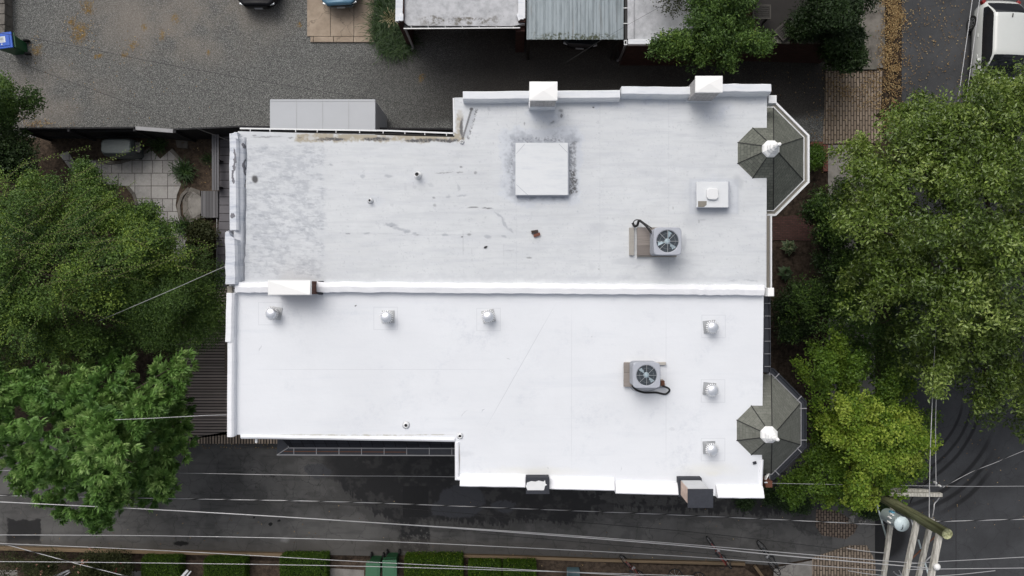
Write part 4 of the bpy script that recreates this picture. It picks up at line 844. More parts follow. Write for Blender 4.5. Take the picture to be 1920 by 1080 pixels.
def condenser(name, label, x0, y0, x1, y1, blades, rot):
    """air conditioner: cabinet, top, fan, grille"""
    zb, zt = 10.66, 11.33; cx, cy = (x0 + x1) / 2, (y0 + y1) / 2; w, d = x1 - x0, y1 - y0
    t = thing(name, label, 'air conditioner', (cx, cy, zb), 'air conditioner units on the roofs')
    def rrect(w, d, r, n=5):
        out = []
        for qx, qy, a0 in ((1, 1, 0), (-1, 1, 90), (-1, -1, 180), (1, -1, 270)):
            for k in range(n + 1): a = R(a0 + 90 * k / n); out.append((qx * (w / 2 - r) + r * math.cos(a), qy * (d / 2 - r) + r * math.sin(a)))
        return out
    MB().prism(rrect(w * .93, d * .93, .08), 0, zt - zb - .05).build('cabinet', M['acdark'], t, local=True)
    m = MB()
    for k in range(9): 
        z = .06 + k * .065; pr = rrect(w * .945, d * .945, .085); m.sweep(pr, [(.0, z), (.0, z + .012), (-.008, z + .012), (-.008, z)], closed=True)
    m.build('louvre', M['acgrey'], t, local=True)
    zt_ = zt - zb; fr = min(w, d) * .40; n = 48; out = []; m = MB()
    for q_ in range(64): a = 2 * math.pi * q_ / 64; k_ = (abs(math.cos(a) / (w / 2)) ** 9 + abs(math.sin(a) / (d / 2)) ** 9) ** (-1 / 9); out.append((k_ * math.cos(a), k_ * math.sin(a)))
    k = len(out); ang = [math.atan2(p[1], p[0]) for p in out]; inn = [(fr * math.cos(a), fr * math.sin(a)) for a in ang]; inn2 = [(fr * .98 * math.cos(a), fr * .98 * math.sin(a)) for a in ang]
    vs = [(p[0], p[1], zt_ - .07) for p in out] + [(p[0], p[1], zt_ - .02) for p in out] + [(p[0] * .96, p[1] * .96, zt_) for p in out] + [(p[0] * 1.06, p[1] * 1.06, zt_) for p in inn] + [(p[0], p[1], zt_ - .015) for p in inn] + [(p[0], p[1], zt_ - .12) for p in inn2]
    fs = [(r * k + i, r * k + (i + 1) % k, (r + 1) * k + (i + 1) % k, (r + 1) * k + i) for r in range(5) for i in range(k)]
    m.add(vs, fs); m.build('top_panel', M['acgrey'], t, local=True)
    MB().lathe((0, 0, 0), [(fr * .97, zt_ - .125), (fr * .97, zt_ - .115)], 32).build('fan_well', M['acdark'], t, local=True)
    f = MB().lathe((0, 0, 0), [(.07, zt_ - .11), (.085, zt_ - .06), (.08, zt_ - .04), (.02, zt_ - .035)], 16).build('fan_hub', M['fan'], t, True, local=True)
    for i in range(blades):
        a = rot + 2 * math.pi * i / blades; m = MB(); vs = []
        for r_ in (.07, .6 * fr, fr * .94):
            for da in (-.45, .45): vs.append((r_ * math.cos(a + da), r_ * math.sin(a + da), zt_ - .05 + da * .06))
        n0 = len(vs); vs += [(x, y, z - .006) for x, y, z in vs]
        m.add(vs, [(0, 1, 3, 2), (2, 3, 5, 4), (6, 8, 9, 7), (8, 10, 11, 9), (0, 2, 8, 6), (1, 7, 9, 3), (2, 4, 10, 8), (3, 9, 11, 5), (4, 5, 11, 10)]); m.build('blade', M['fan'], f, local=True)
    m = MB()
    for i in range(8): a = i * math.pi / 4; m.bar((.05 * math.cos(a), .05 * math.sin(a), zt_ - .012), (fr * 1.02 * math.cos(a), fr * 1.02 * math.sin(a), zt_ - .012), .009, .008)
    for rr in (.7, .99): m.sweep([(fr * rr * math.cos(2 * math.pi * i / 40), fr * rr * math.sin(2 * math.pi * i / 40)) for i in range(40)], [(0, zt_ - .016), (0, zt_ - .013), (.0025, zt_ - .013), (.0025, zt_ - .016)], closed=True)
    m.build('grille', M['galv'], t, local=True)
    return t
condenser('air_conditioner', 'grey condenser with three-bladed fan on the scuffed upper roof', 3.88, .90, 4.64, 1.66, 3, R(60))
condenser('air_conditioner', 'grey condenser with two-bladed fan on the clean lower roof', 3.31, -2.74, 4.06, -2.04, 2, R(120))
def platform(label, x0, y0, x1, y1, beams):
    t = thing('wood_platform', label, 'platform', ((x0 + x1) / 2, (y0 + y1) / 2, ZR), 'wooden platforms under the air conditioners')
    MB().prism([(x0, y0), (x1, y0), (x1, y1), (x0, y1)], ZR + .10, ZR + .155).build('board', M['wood'], t, bevel=.004)
    for (a, b, c, d) in beams: MB().prism([(a, b), (c, b), (c, d), (a, d)], ZR, ZR + .095).build('beam', M['wood_grey'], t, bevel=.004)
    return t
platform('weathered plywood platform under the upper roof condenser', 3.55, .92, 4.55, 1.72, [(3.34, .93, 3.47, 1.72), (3.56, .88, 4.68, .97), (3.56, 1.6, 4.5, 1.7)])
platform('stained plywood platform under the lower roof condenser', 3.17, -2.80, 4.06, -2.12, [(3.2, -2.19, 4.38, -2.11), (3.2, -2.8, 4.36, -2.72), (4.1, -2.75, 4.3, -2.6)])
def hose(label, pts, r, name='refrigerant_hose', cat='hose', mt='black'): return tag(MB().tube(smooth([P(*p) for p in pts], 5), r, 8).build(name, M[mt], smooth=True), label, cat)
def smooth(pts, k):
    pts = [Vector(p) for p in pts]; out = []
    for i in range(len(pts) - 1):
        p0, p1, p2, p3 = pts[max(i - 1, 0)], pts[i], pts[i + 1], pts[min(i + 2, len(pts) - 1)]
        for j in range(k): t = j / k; out.append(.5 * ((2 * p1) + (p2 - p0) * t + (2 * p0 - 5 * p1 + 4 * p2 - p3) * t * t + (3 * p1 - p0 - 3 * p2 + p3) * t ** 3))
    return out + [pts[-1]]
hose('thick black hose looping from the upper condenser to its platform', [(1222, 437, 10.95), (1213, 425, 10.9), (1203, 416, 10.85), (1198, 414, 10.8), (1195, 422, 10.66), (1190, 424, 10.62), (1186, 418, 10.6)], .035)
hose('thin dark line beside the thick hose on the upper roof', [(1222, 428, 10.9), (1208, 418, 10.75), (1196, 412, 10.7), (1188, 416, 10.65), (1191, 426, 10.6)], .014)
hose('black hose lying in a curve below the lower condenser', [(1186, 724, 10.7), (1193, 731, 10.56), (1208, 736, 10.54), (1230, 736, 10.54), (1247, 739, 10.54), (1255, 733, 10.56), (1253, 728, 10.65), (1243, 724, 10.8)], .028)
hose('thin white wire circling the lower condenser hose', [(1184, 716, 10.7), (1183, 728, 10.53), (1196, 734, 10.53), (1218, 733, 10.53), (1236, 727, 10.53), (1248, 726, 10.6)], .009, 'wire', 'wire', 'acgrey')
MB().box(P(1241.5, 718, 10.62), (.10, .14, .2)).build('disconnect_box', M['copper']); tag(bpy.data.objects['disconnect_box'], 'small brown electrical box right of the lower condenser', 'electrical box')

VL = [(507, 588, 'turbine vent nearest the capped chimney, tilted flashing to its right'), (723, 595, 'turbine vent in the middle of the upper row of three'), (915, 594, 'turbine vent at the right end of the upper row'),
      (1338, 614, 'turbine vent topmost of the right hand column of three'), (1337.5, 733, 'turbine vent in the middle of the right hand column'), (1337, 845, 'turbine vent beside the lower turret, lowest in its column')]
vent0 = None
for i, (px, py, lb) in enumerate(VL):
    top = P(px, py, 10.9); loc = Vector((top.x, top.y, ZR))
    if vent0 is None:
        t = vent0 = thing('roof_turbine_vent', 'shiny aluminium ' + lb, 'roof vent', loc, 'turbine vents on the clean roof')
        MB().box((0, 0, .012), (.36, .36, .018)).build('flashing', M['galv'], t, local=True)
        MB().lathe((0, 0, 0), [(.12, .02), (.10, .24)], 20).build('stem', M['galv'], t, True, local=True)
        m = MB()
        for k in range(20):
            a = 2 * math.pi * k / 20; c_, s2 = math.cos(a), math.sin(a); c3_, s3 = math.cos(a + .16), math.sin(a + .16)
            for (r0, z0, r1, z1) in ((.12, .24, .195, .30), (.195, .30, .135, .365)):
                m.add([(r0 * c_, r0 * s2, z0), (r0 * 1.0 * c3_, r0 * s3, z0), (r1 * 1.03 * c3_, r1 * 1.03 * s3, z1), (r1 * .95 * c_, r1 * .95 * s2, z1)], [(0, 1, 2, 3)])
        m.build('turbine_fins', M['finw'], t, local=True)
        MB().lathe((0, 0, 0), [(.10, .25), (.115, .33), (.145, .35), (.15, .365), (.14, .385), (.11, .405), (.06, .42), (.01, .425)], 24).build('dome', M['chrome'], t, True, local=True)
    else: dup(vent0, loc, (.0, .0, .2, .1, -.1, .05)[i], 'shiny aluminium ' + lb)
vent0.rotation_euler = (0, 0, -.15)

def pipe(px, py, z, r, label, mt='mwhite'):
    c = P(px, py, z); t = thing('vent_pipe', label, 'pipe', (c.x, c.y, ZR)); n = MB().lathe((0, 0, 0), [(r * 1.9, 0), (r * 1.3, .02), (r * 1.1, .05), (r, .06), (r, z - ZR), (r * .78, z - ZR + .001), (r * .78, z - ZR - .05)], 20).build('pipe', M[mt], t, True, local=True)
    MB().lathe((0, 0, 0), [(r * .775, z - ZR - .045), (r * .775, z - ZR - .04)], 16).build('opening', M['black'], t, local=True)
pipe(781.5, 326.5, 10.78, .07, 'larger white vent pipe with open black mouth on the scuffed roof')
pipe(692.5, 375.5, 10.66, .045, 'smaller white vent pipe on the scuffed roof')
pipe(761, 798, 10.56, .06, 'open vent pipe near the eave of the clean roof')
pipe(862.5, 818, 10.53, .05, 'round roof drain at the inner corner of the clean roof')
pipe(866, 266, 10.53, .04, 'small round drain at the end of the tan stained channel')
for px, py, rz, c, lb in ((1002.5, 434.5, R(8), (.05, .035, .03), 'dark brown loose brick, the upper of two on the roof'), (1006.5, 440.5, R(18), (.16, .065, .045), 'reddish loose brick, the lower of two on the roof')):
    m = MB().box(P(px, py, 10.54), (.19, .085, .07), rz); m.box(P(px - 1.5, py, 10.575), (.04, .03, .006), rz); tag(m.build('loose_brick', plain('loose_brick_' + str(px), c, .9, 0, .3, 20), bevel=.006), lb, 'brick', 'loose bricks on the scuffed roof')
m = MB().prism(W2([(907, 465), (909, 462), (914, 461), (913, 464), (909, 466)], ZR), ZR, ZR + .03); tag(m.build('rubber_scrap', M['black'], bevel=.004), 'small black rubber scrap on the scuffed roof', 'debris')

# ================================================================== GARAGES (top)
g1 = thing('brick_garage', 'brick garage with stained white flat roof and open bay', 'garage', P(860, 30))
z = 2.75
MB().prism(W2([(747, -260), (984, -260), (984, 44), (958, 48), (765, 47), (757, 40), (747, 40)], z), z - .22, z - .05).build('roof', M['roof_gar'], g1)
def seg_wall(pts, t, z0, z1, mat, parent, name='wall'):
    return MB().sweep(pts, [(0, z0), (0, z1), (t, z1), (t, z0)][::-1]).build(name, mat, parent)
gp = W2([(745, -260), (745, 42)], z); seg_wall(gp, .28, 0, z + .08, M['brick_dark'], g1)
gp = W2([(985, 42), (985, -260)], z); seg_wall(gp, .28, 0, z + .08, M['brick_dark'], g1)
MB().sweep(subdiv(W2([(744, -260), (744, 41), (757, 41)], z), 6), [(-.02, z + .02), (-.02, z + .16), (.26, z + .14), (.26, z + .02)][::-1], jit=.04).build('parapet', M['par_up'], g1)
MB().sweep(subdiv(W2([(972, 40), (984, 36), (984, -260)], z), 6), [(-.02, z + .02), (-.02, z + .16), (.26, z + .14), (.26, z + .02)][::-1], jit=.04).build('parapet', M['par_up'], g1)
gq = W2([(757, 54), (975, 52.5)], z - .08)
m = MB(); m.bar((gq[0][0], gq[0][1], z - .1), (gq[1][0], gq[1][1], z - .1), .035, .06); m.bar((gq[0][0], gq[0][1] + .13, z - .14), (gq[1][0], gq[1][1] + .13, z - .14), .2, .02)
gg = m.build('gutter', M['black'], g1); m = MB(); m.bar((gq[0][0], gq[0][1], z - .06), (gq[1][0], gq[1][1], z - .06), .04, .03)
for i in range(7): x = gq[0][0] + .3 + i * .68; m.bar((x, gq[0][1], z - .06), (x, gq[0][1] + .14, z - .06), .02, .02)
m.build('gutter_rim', M['mwhite'], gg)
a = P(760, 54, z - .1); m = MB(); m.bar(a, P(775.5, 90, .15), .075, .075); m.bar(P(775.5, 90, .15), P(771, 94, .06), .08, .075); m.build('downspout', plain('grey_downspout', (.30, .30, .31), .5), g1)
MB().box((P(983, 0, z).x - .16, P(0, 42, z).y - .1, z / 2 - .15), (.36, .3, z - .3)).build('pier', M['brick_dark'], g1)
MB().prism(W2([(748, -260), (984, -260), (984, -255), (748, -255)], z), 0, z - .25).build('back_wall', M['brick_dark'], g1)
m = MB().sweep(W2([(1000, 30), (1000, 30.1)], 0), [(0, 0), (0, .01), (.01, .01), (.01, 0)])
g2 = thing('metal_carport', 'carport with pale blue-grey ribbed metal roof and mossy lower edge', 'carport', P(1080, 30))
z = 2.6; x0, x1 = P(987.5, 0, z).x, P(1169, 0, z).x; y1, y0 = P(0, -260, z).y, P(0, 74, z).y; m = MB(); vs = []; prof = []; n = 12; pw = (x1 - x0) / n
for i in range(n):
    b = x0 + i * pw; prof += [(b, .0), (b + pw * .08, .0), (b + pw * .13, .045), (b + pw * .22, .045), (b + pw * .27, 0), (b + pw * .62, 0), (b + pw * .64, .015), (b + pw * .66, 0)]
prof.append((x1, 0)); k = len(prof)
vs = [(x, y0 - (.03 if zz > .02 else 0), z + zz) for x, zz in prof] + [(x, y1, z + .25 + zz) for x, zz in prof]; m.add(vs, [(i, i + 1, i + 1 + k, i + k) for i in range(k - 1)]); m.build('roof', M['corr'], g2)
for x, y in ((x0 + .1, y0 + .1), (x1 - .1, y0 + .1), (x0 + .1, y1 - .1), (x1 - .1, y1 - .1)): MB().box((x, y, 1.27), (.12, .12, 2.54)).build('post', M['wood_dark'], g2)
MB().box(((x0 + x1) / 2, y1, 1.2), (x1 - x0 - .3, .1, 2.4)).build('back_wall', M['fence'], g2)
g3 = thing('brick_garage', 'brick garage whose pale roof is half under a leafy shrub', 'garage', P(1240, 30))
z = 2.8
MB().prism(W2([(1180, -260), (1310, -260), (1310, 82), (1180, 82)], z), z - .25, z).build('roof', M['roof_gar'], g3)
MB().prism(W2([(1182, -258), (1424, -258), (1424, 80), (1182, 80)], z), 0, z - .25).build('wall', M['brick_dark'], g3)
MB().prism(W2([(1178, 73), (1420, 73), (1420, 83), (1178, 83)], z + .1), z - .1, z + .1).build('parapet', M['par_up'], g3, bevel=.02)
MB().prism(W2([(1177, -260), (1189, -260), (1189, 73), (1177, 73)], z + .1), z - .1, z + .09).build('parapet', M['roof_gar'], g3, bevel=.02)
m = MB(); m.bar(P(1173.5, -260, z), P(1173.5, 76, z), .09, .06); gb = m.build('gutter', M['black'], g3)
m = MB(); a = P(1171, 77, z)
for x in (1170.5, 1175): m.bar(P(x, 76, z + .03), P(x, 83, z + .03), .02, .03)
m.bar(P(1170, 83.5, z + .03), P(1176, 83.5, z + .03), .03, .03); m.bar(P(1170, 76, z + .03), P(1176, 76, z + .03), .03, .03)
for yy in (15, 44): m.bar(P(1169, yy, z + .06), P(1178, yy, z + .06), .03, .02)
m.build('gutter_rim', M['mwhite'], gb)
m = MB(); m.bar(P(1173, 84, z - .05), P(1161, 113, .15), .075, .075); m.bar(P(1161, 113, .15), P(1157, 114, .08), .08, .07); m.build('downspout', plain('dark_grey_downspout', (.16, .16, .17), .5), g3)
# raised terrace wall
tw = thing('terrace_wall', 'dark brick retaining wall with pale stone coping beside the lane', 'wall', P(1500, 100))
z = 2.3
MB().prism(W2([(1422, 79), (1585, 84), (1585, 76), (1422, 70)], z), 0, z - .02).build('wall', M['brick_dark'], tw)
MB().prism(W2([(1575, 76), (1585, 76), (1585, -260), (1575, -260)], z), 0, z - .022).build('wall', M['brick_dark'], tw)
for a, b in ((1424, 1448), (1449, 1480), (1494, 1510), (1511, 1526), (1527, 1545), (1546, 1586)): MB().prism(W2([(a, 70), (b, 71), (b, 83), (a, 81)], z), z - .018, z + .06).build('coping', M['stone'], tw, bevel=.012)
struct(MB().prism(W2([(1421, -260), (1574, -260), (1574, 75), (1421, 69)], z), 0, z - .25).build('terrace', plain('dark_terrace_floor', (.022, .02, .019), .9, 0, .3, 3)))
# garden furniture on the terrace
def slat_table(px0, py0, px1, py1, label, rot=0, z=2.75, back=False):
    a = P(px0, py0, z); b = P(px1, py1, z); cx, cy = (a.x + b.x) / 2, (a.y + b.y) / 2; w, d = abs(b.x - a.x), abs(b.y - a.y)
    t = thing('garden_table' if not back else 'garden_chair', label, 'table' if not back else 'chair', (cx, cy, 2.05), None, rot)
    m = MB(); n = 6
    for i in range(n): m.box((0, -d / 2 + d * (i + .5) / n, z - 2.05), (w, d / n * .72, .03))
    m.build('slatted_top' if not back else 'seat', M['wood_dark2'], t, local=True)
    for sx in (-1, 1):
        for sy in (-1, 1): MB().box((sx * (w / 2 - .04), sy * (d / 2 - .04), (z - 2.07) / 2), (.06, .06, z - 2.07)).build('leg', M['wood_dark2'], t, local=True)
    if back: MB().box((w / 2, 0, z - 2.05 + .3), (.05, d, .55)).build('backrest', M['wood_dark2'], t, local=True)
    f = MB(); 
    for s in (-1, 1): f.box((0, s * (d / 2 + .02), z - 2.05), (w + .08, .05, .05)); f.box((s * (w / 2 + .02), 0, z - 2.048), (.05, d, .05))
    f.build('frame', M['wood_dark3'], t, local=True)
    return t
M['wood_dark2'] = plain('dark_teak_slats', (.035, .033, .030), .8); M['wood_dark3'] = plain('greyed_teak_frame', (.06, .056, .05), .8)
slat_table(1413, 11, 1443, 34, 'dark slatted garden table on the shaded terrace')
slat_table(1458, 48, 1482, 70, 'dark slatted garden chair set at an angle on the terrace', R(40), 2.5, True)

# storage container
z = 2.7
c = thing('storage_container', 'plain pale grey storage container standing behind the upper rear wing', 'container', P(620, 240))
x0, y1, x1 = P(507.5, 0, z).x, P(0, 187.5, z).y, P(703, 0, z).x; y0 = y1 - 2.4
MB().prism([(x0, y0), (x1, y0), (x1, y1), (x0, y1)], .1, z - .03).build('body', M['mcont'], c, bevel=.01)
MB().prism([(x0 - .02, y0 - .02), (x1 + .02, y0 - .02), (x1 + .02, y1 + .02), (x0 - .02, y1 + .02)], z - .028, z + .03).build('roof', plain('pale_container_roof', (.43, .45, .48), .5, 0, .05, 1.5), c, bevel=.01)
m = MB(); 
for yy in (y0 + .05, y1 - .05): m.bar((x0, yy, z + .035), (x1, yy, z + .035), .03, .012)
m.build('roof_rail', M['mcont'], c)
m = MB()
for i in range(1, 4): xx = x0 + (x1 - x0) * i / 4; m.bar((xx, y0, z + .033), (xx, y1, z + .033), .018, .008)
m.build('panel_joint', plain('joint_grey', (.36, .37, .39), .6), c)
for i in (0,1):
    MB().box((x1 + .012, y0 + .62 + i * 1.16, 1.35), (.02, 1.1, 2.4)).build('door', plain('grey_container_door', (.33, .34, .36), .5), c)

# fence along the gravel lot
f = thing('board_fence', 'dark grey board fence between gravel lot and garden', 'fence', P(240, 256))
zf = 1.85; ys = [(36, 240.5), (130, 240), (252, 239)]
fp = W2(ys, zf); MB().sweep(fp, [(-.03, .02), (-.03, zf), (.03, zf), (.03, .02)][::-1]).build('fence_panel', M['fence'], f)
fp = W2([(325, 242.5), (452, 237), (520, 238), (870, 242)], zf); MB().sweep(fp, [(-.03, .02), (-.03, zf), (.03, zf), (.03, .02)][::-1]).build('fence_panel', M['fence'], f)
for px, py in ((40, 242.5), (128, 242), (252, 241), (327, 244), (452, 239), (600, 240), (730, 242), (850, 243.5)):
    q = P(px, py, zf); MB().box((q.x, q.y - .06, zf / 2), (.1, .1, zf)).build('post', M['fence'], f)
m = MB()
for zz in (.35, 1.5):
    for s in (W2(ys, zf), ): 
        for a, b in zip(s, s[1:]): m.bar((a[0], a[1] - .06, zz), (b[0], b[1] - .06, zz), .05, .09)
m.build('rail', M['fence'], f)
gt = thing('fence_gate', 'closed fence gate with pale grey top board', 'gate', P(290, 256)); a = P(255, 240.5, 1.8); b = P(325, 246, 1.8)
m = MB().bar(a + Vector((0, 0, .02)), b + Vector((0, 0, .02)), .15, .05); m.build('cap_board', M['fence_cap'], gt)
MB().bar((a.x, a.y, .9), (b.x, b.y, .9), .06, 1.72).build('gate_panel', M['fence'], gt)

# garden deck, bench, grill
dk = thing('grey_deck', 'grey composite deck along the rear of the upper house', 'deck', P(420, 400))
z = .35; m = MB().prism(W2([(413, 250), (470, 250), (470, 590), (407, 590), (407, 460), (411, 408), (412, 300)], z), .0, z); m.build('deck_boards', M['deck_grey'], dk)
MB().prism(W2([(377, 358), (408.5, 358), (408.5, 408), (377, 408)], z), 0, z - .015).build('landing', m_boards('grey_landing_boards', (.14, .138, .145), .14, rot=R(90), gap=.008), dk)
MB().bar(P(407, 410, z + .02), P(406.5, 590, z + .02), .03, .06).build('edge_trim', M['fence_cap'], dk)
bn = thing('slatted_bench', 'long narrow grey slatted bench along the deck edge', 'bench', P(405, 305)); z = .8
for i in range(3): x = 399.3 + i * 4.7; MB().bar(P(x, 251, z), P(x + .3, 357, z), .085, .04).build('slat', M['bench'] if 'bench' in M else M.setdefault('bench', plain('grey_bench_boards', (.13, .13, .14), .7)), bn)
for yy in (256, 300, 350): q = P(404, yy, z); MB().box((q.x, q.y, .38), (.3, .06, .76)).build('support', M['fence'], bn)
q = P(215, 274, 1.15); gr = thing('covered_grill', 'barbecue grill under a fitted grey-green cover by the fence', 'grill', (q.x, q.y, 0))
m = MB(); vs = []; 
for (sx, sy, zz) in ((.66, .38, 0), (.69, .42, .5), (.69, .42, .86), (.64, .34, 1.06), (.60, .30, 1.10)):
    for k in range(16):
        a = 2 * math.pi * (k + .5) / 16; e = .35; ca, sa = math.cos(a), math.sin(a); vs.append((math.copysign(abs(ca) ** e, ca) * sx * .98, math.copysign(abs(sa) ** e, sa) * sy * .92, zz))
fs = [(r * 16 + i, r * 16 + (i + 1) % 16, (r + 1) * 16 + (i + 1) % 16, (r + 1) * 16 + i) for r in range(4) for i in range(16)] + [tuple(range(64, 80))]
m.add(vs, fs); m.build('cover', M['cover'], gr, local=True, bevel=.02)
MB().box((.78, .02, .8), (.26, .45, .05)).build('side_shelf', M['trim'], gr, local=True, bevel=.01)
m = MB()
for sx in (-.5, .5): m.tube([(sx, -.36, .06), (sx, -.28, .06)], .07, 12)
m.build('wheel', M['tyre'], gr, local=True)
# brown deck lower left
bd = thing('brown_wood_deck', 'weathered brown wooden deck at the rear of the lower house', 'deck', P(390, 740)); z = .45
MB().prism(W2([(330, 540), (520, 540), (520, 804), (330, 826)], z), .0, z).build('deck_boards', M['deck_brown'], bd)
MB().prism(W2([(330, 827), (440, 806.5), (520, 805.5), (520, 832), (330, 832)], z), .0, z).build('deck_border', M['deck_brown_v'], bd)
MB().bar(P(424, 640, z + .7), P(423.5, 700, z + .7), .09, .05).build('handrail', plain('brown_handrail', (.15, .12, .10), .7), bd)
for yy in (642, 698): MB().box((P(424, yy, z + .7).x, P(424, yy, z + .7).y, z + .34), (.07, .07, .68)).build('rail_post', M['timber'], bd)

# ================================================================== BINS, CARS, BIKES
def bin_(label, lidm, px, py, rz, group, zt=1.05, w=.56, d=.66):
    q = P(px, py, zt); t = thing('wheelie_bin', label, 'bin', (q.x, q.y, 0), group, rz)
    m = MB(); vs = []
    for (k, zz) in ((.80, .02), (.84, .3), (.97, .95), (1, 1.0)):
        for sx, sy in ((-1, -1), (-.9, -1.0), (.9, -1), (1, -1), (1, .9), (.9, 1), (-.9, 1), (-1, .9)): vs.append((sx * w / 2 * k, sy * d / 2 * k, zz))
    m.add(vs, [(r * 8 + i, r * 8 + (i + 1) % 8, r * 8 + 8 + (i + 1) % 8, r * 8 + 8 + i) for r in range(3) for i in range(8)] + [tuple(range(8))[::-1], tuple(range(24, 32))]); m.build('body', M['binG'], t, local=True, bevel=.015)
    l = MB().box((0, -.01, 1.035), (w + .05, d + .04, .06)).box((0, -.01, 1.075), (w * .8, d * .8, .02)).build('lid', lidm, t, local=True, bevel=.018)
    m = MB(); m.bar((-w / 2, d / 2 + .07, .98), (w / 2, d / 2 + .07, .98), .035); m.bar((-w / 2 + .03, d / 2, .96), (-w / 2 + .03, d / 2 + .07, .98), .03); m.bar((w / 2 - .03, d / 2, .96), (w / 2 - .03, d / 2 + .07, .98), .03); m.build('handle', M['binG'], t, local=True)
    for s in (-1, 1): MB().tube([(s * w * .42, d / 2 * .8 + .06, .13), (s * (w * .42 + .06), d / 2 * .8 + .06, .13)], .13, 16).build('wheel', M['tyre'], t, local=True)
    return t, l
t, l = bin_('dark green wheelie bin with bright blue lid and white sticker', M['lidB'], 6, 76, R(-83), None, w=.62, d=.74)
MB().box((-.03, -.06, 1.088), (.26, .36, .004)).build('sticker', M['paper'], l, local=True)
m = MB()
for i in range(5): m.box((-.12 + i * .045, -.06, 1.092), (.012, .26 - .05 * (i % 2), .002))
for i in range(7): m.box((-.05, -.17 + i * .035, 1.0925), (.05, .014, .002))
m.build('sticker_print', M['ink'], l, local=True)
MB().lathe((.17, -.05, 1.084), [(.035, 0), (.03, .008), (.005, .012)], 12).build('round_badge', M['paper'], l, True, local=True)
bin_('green wheelie bin with green lid, left one of the pair at the hedge', M['lidG'], 699, 1071, R(-2), 'green bins beside the alley')
bin_('green wheelie bin with green lid, right one of the pair at the hedge', M['lidG'], 730.5, 1065, R(1), 'green bins beside the alley')

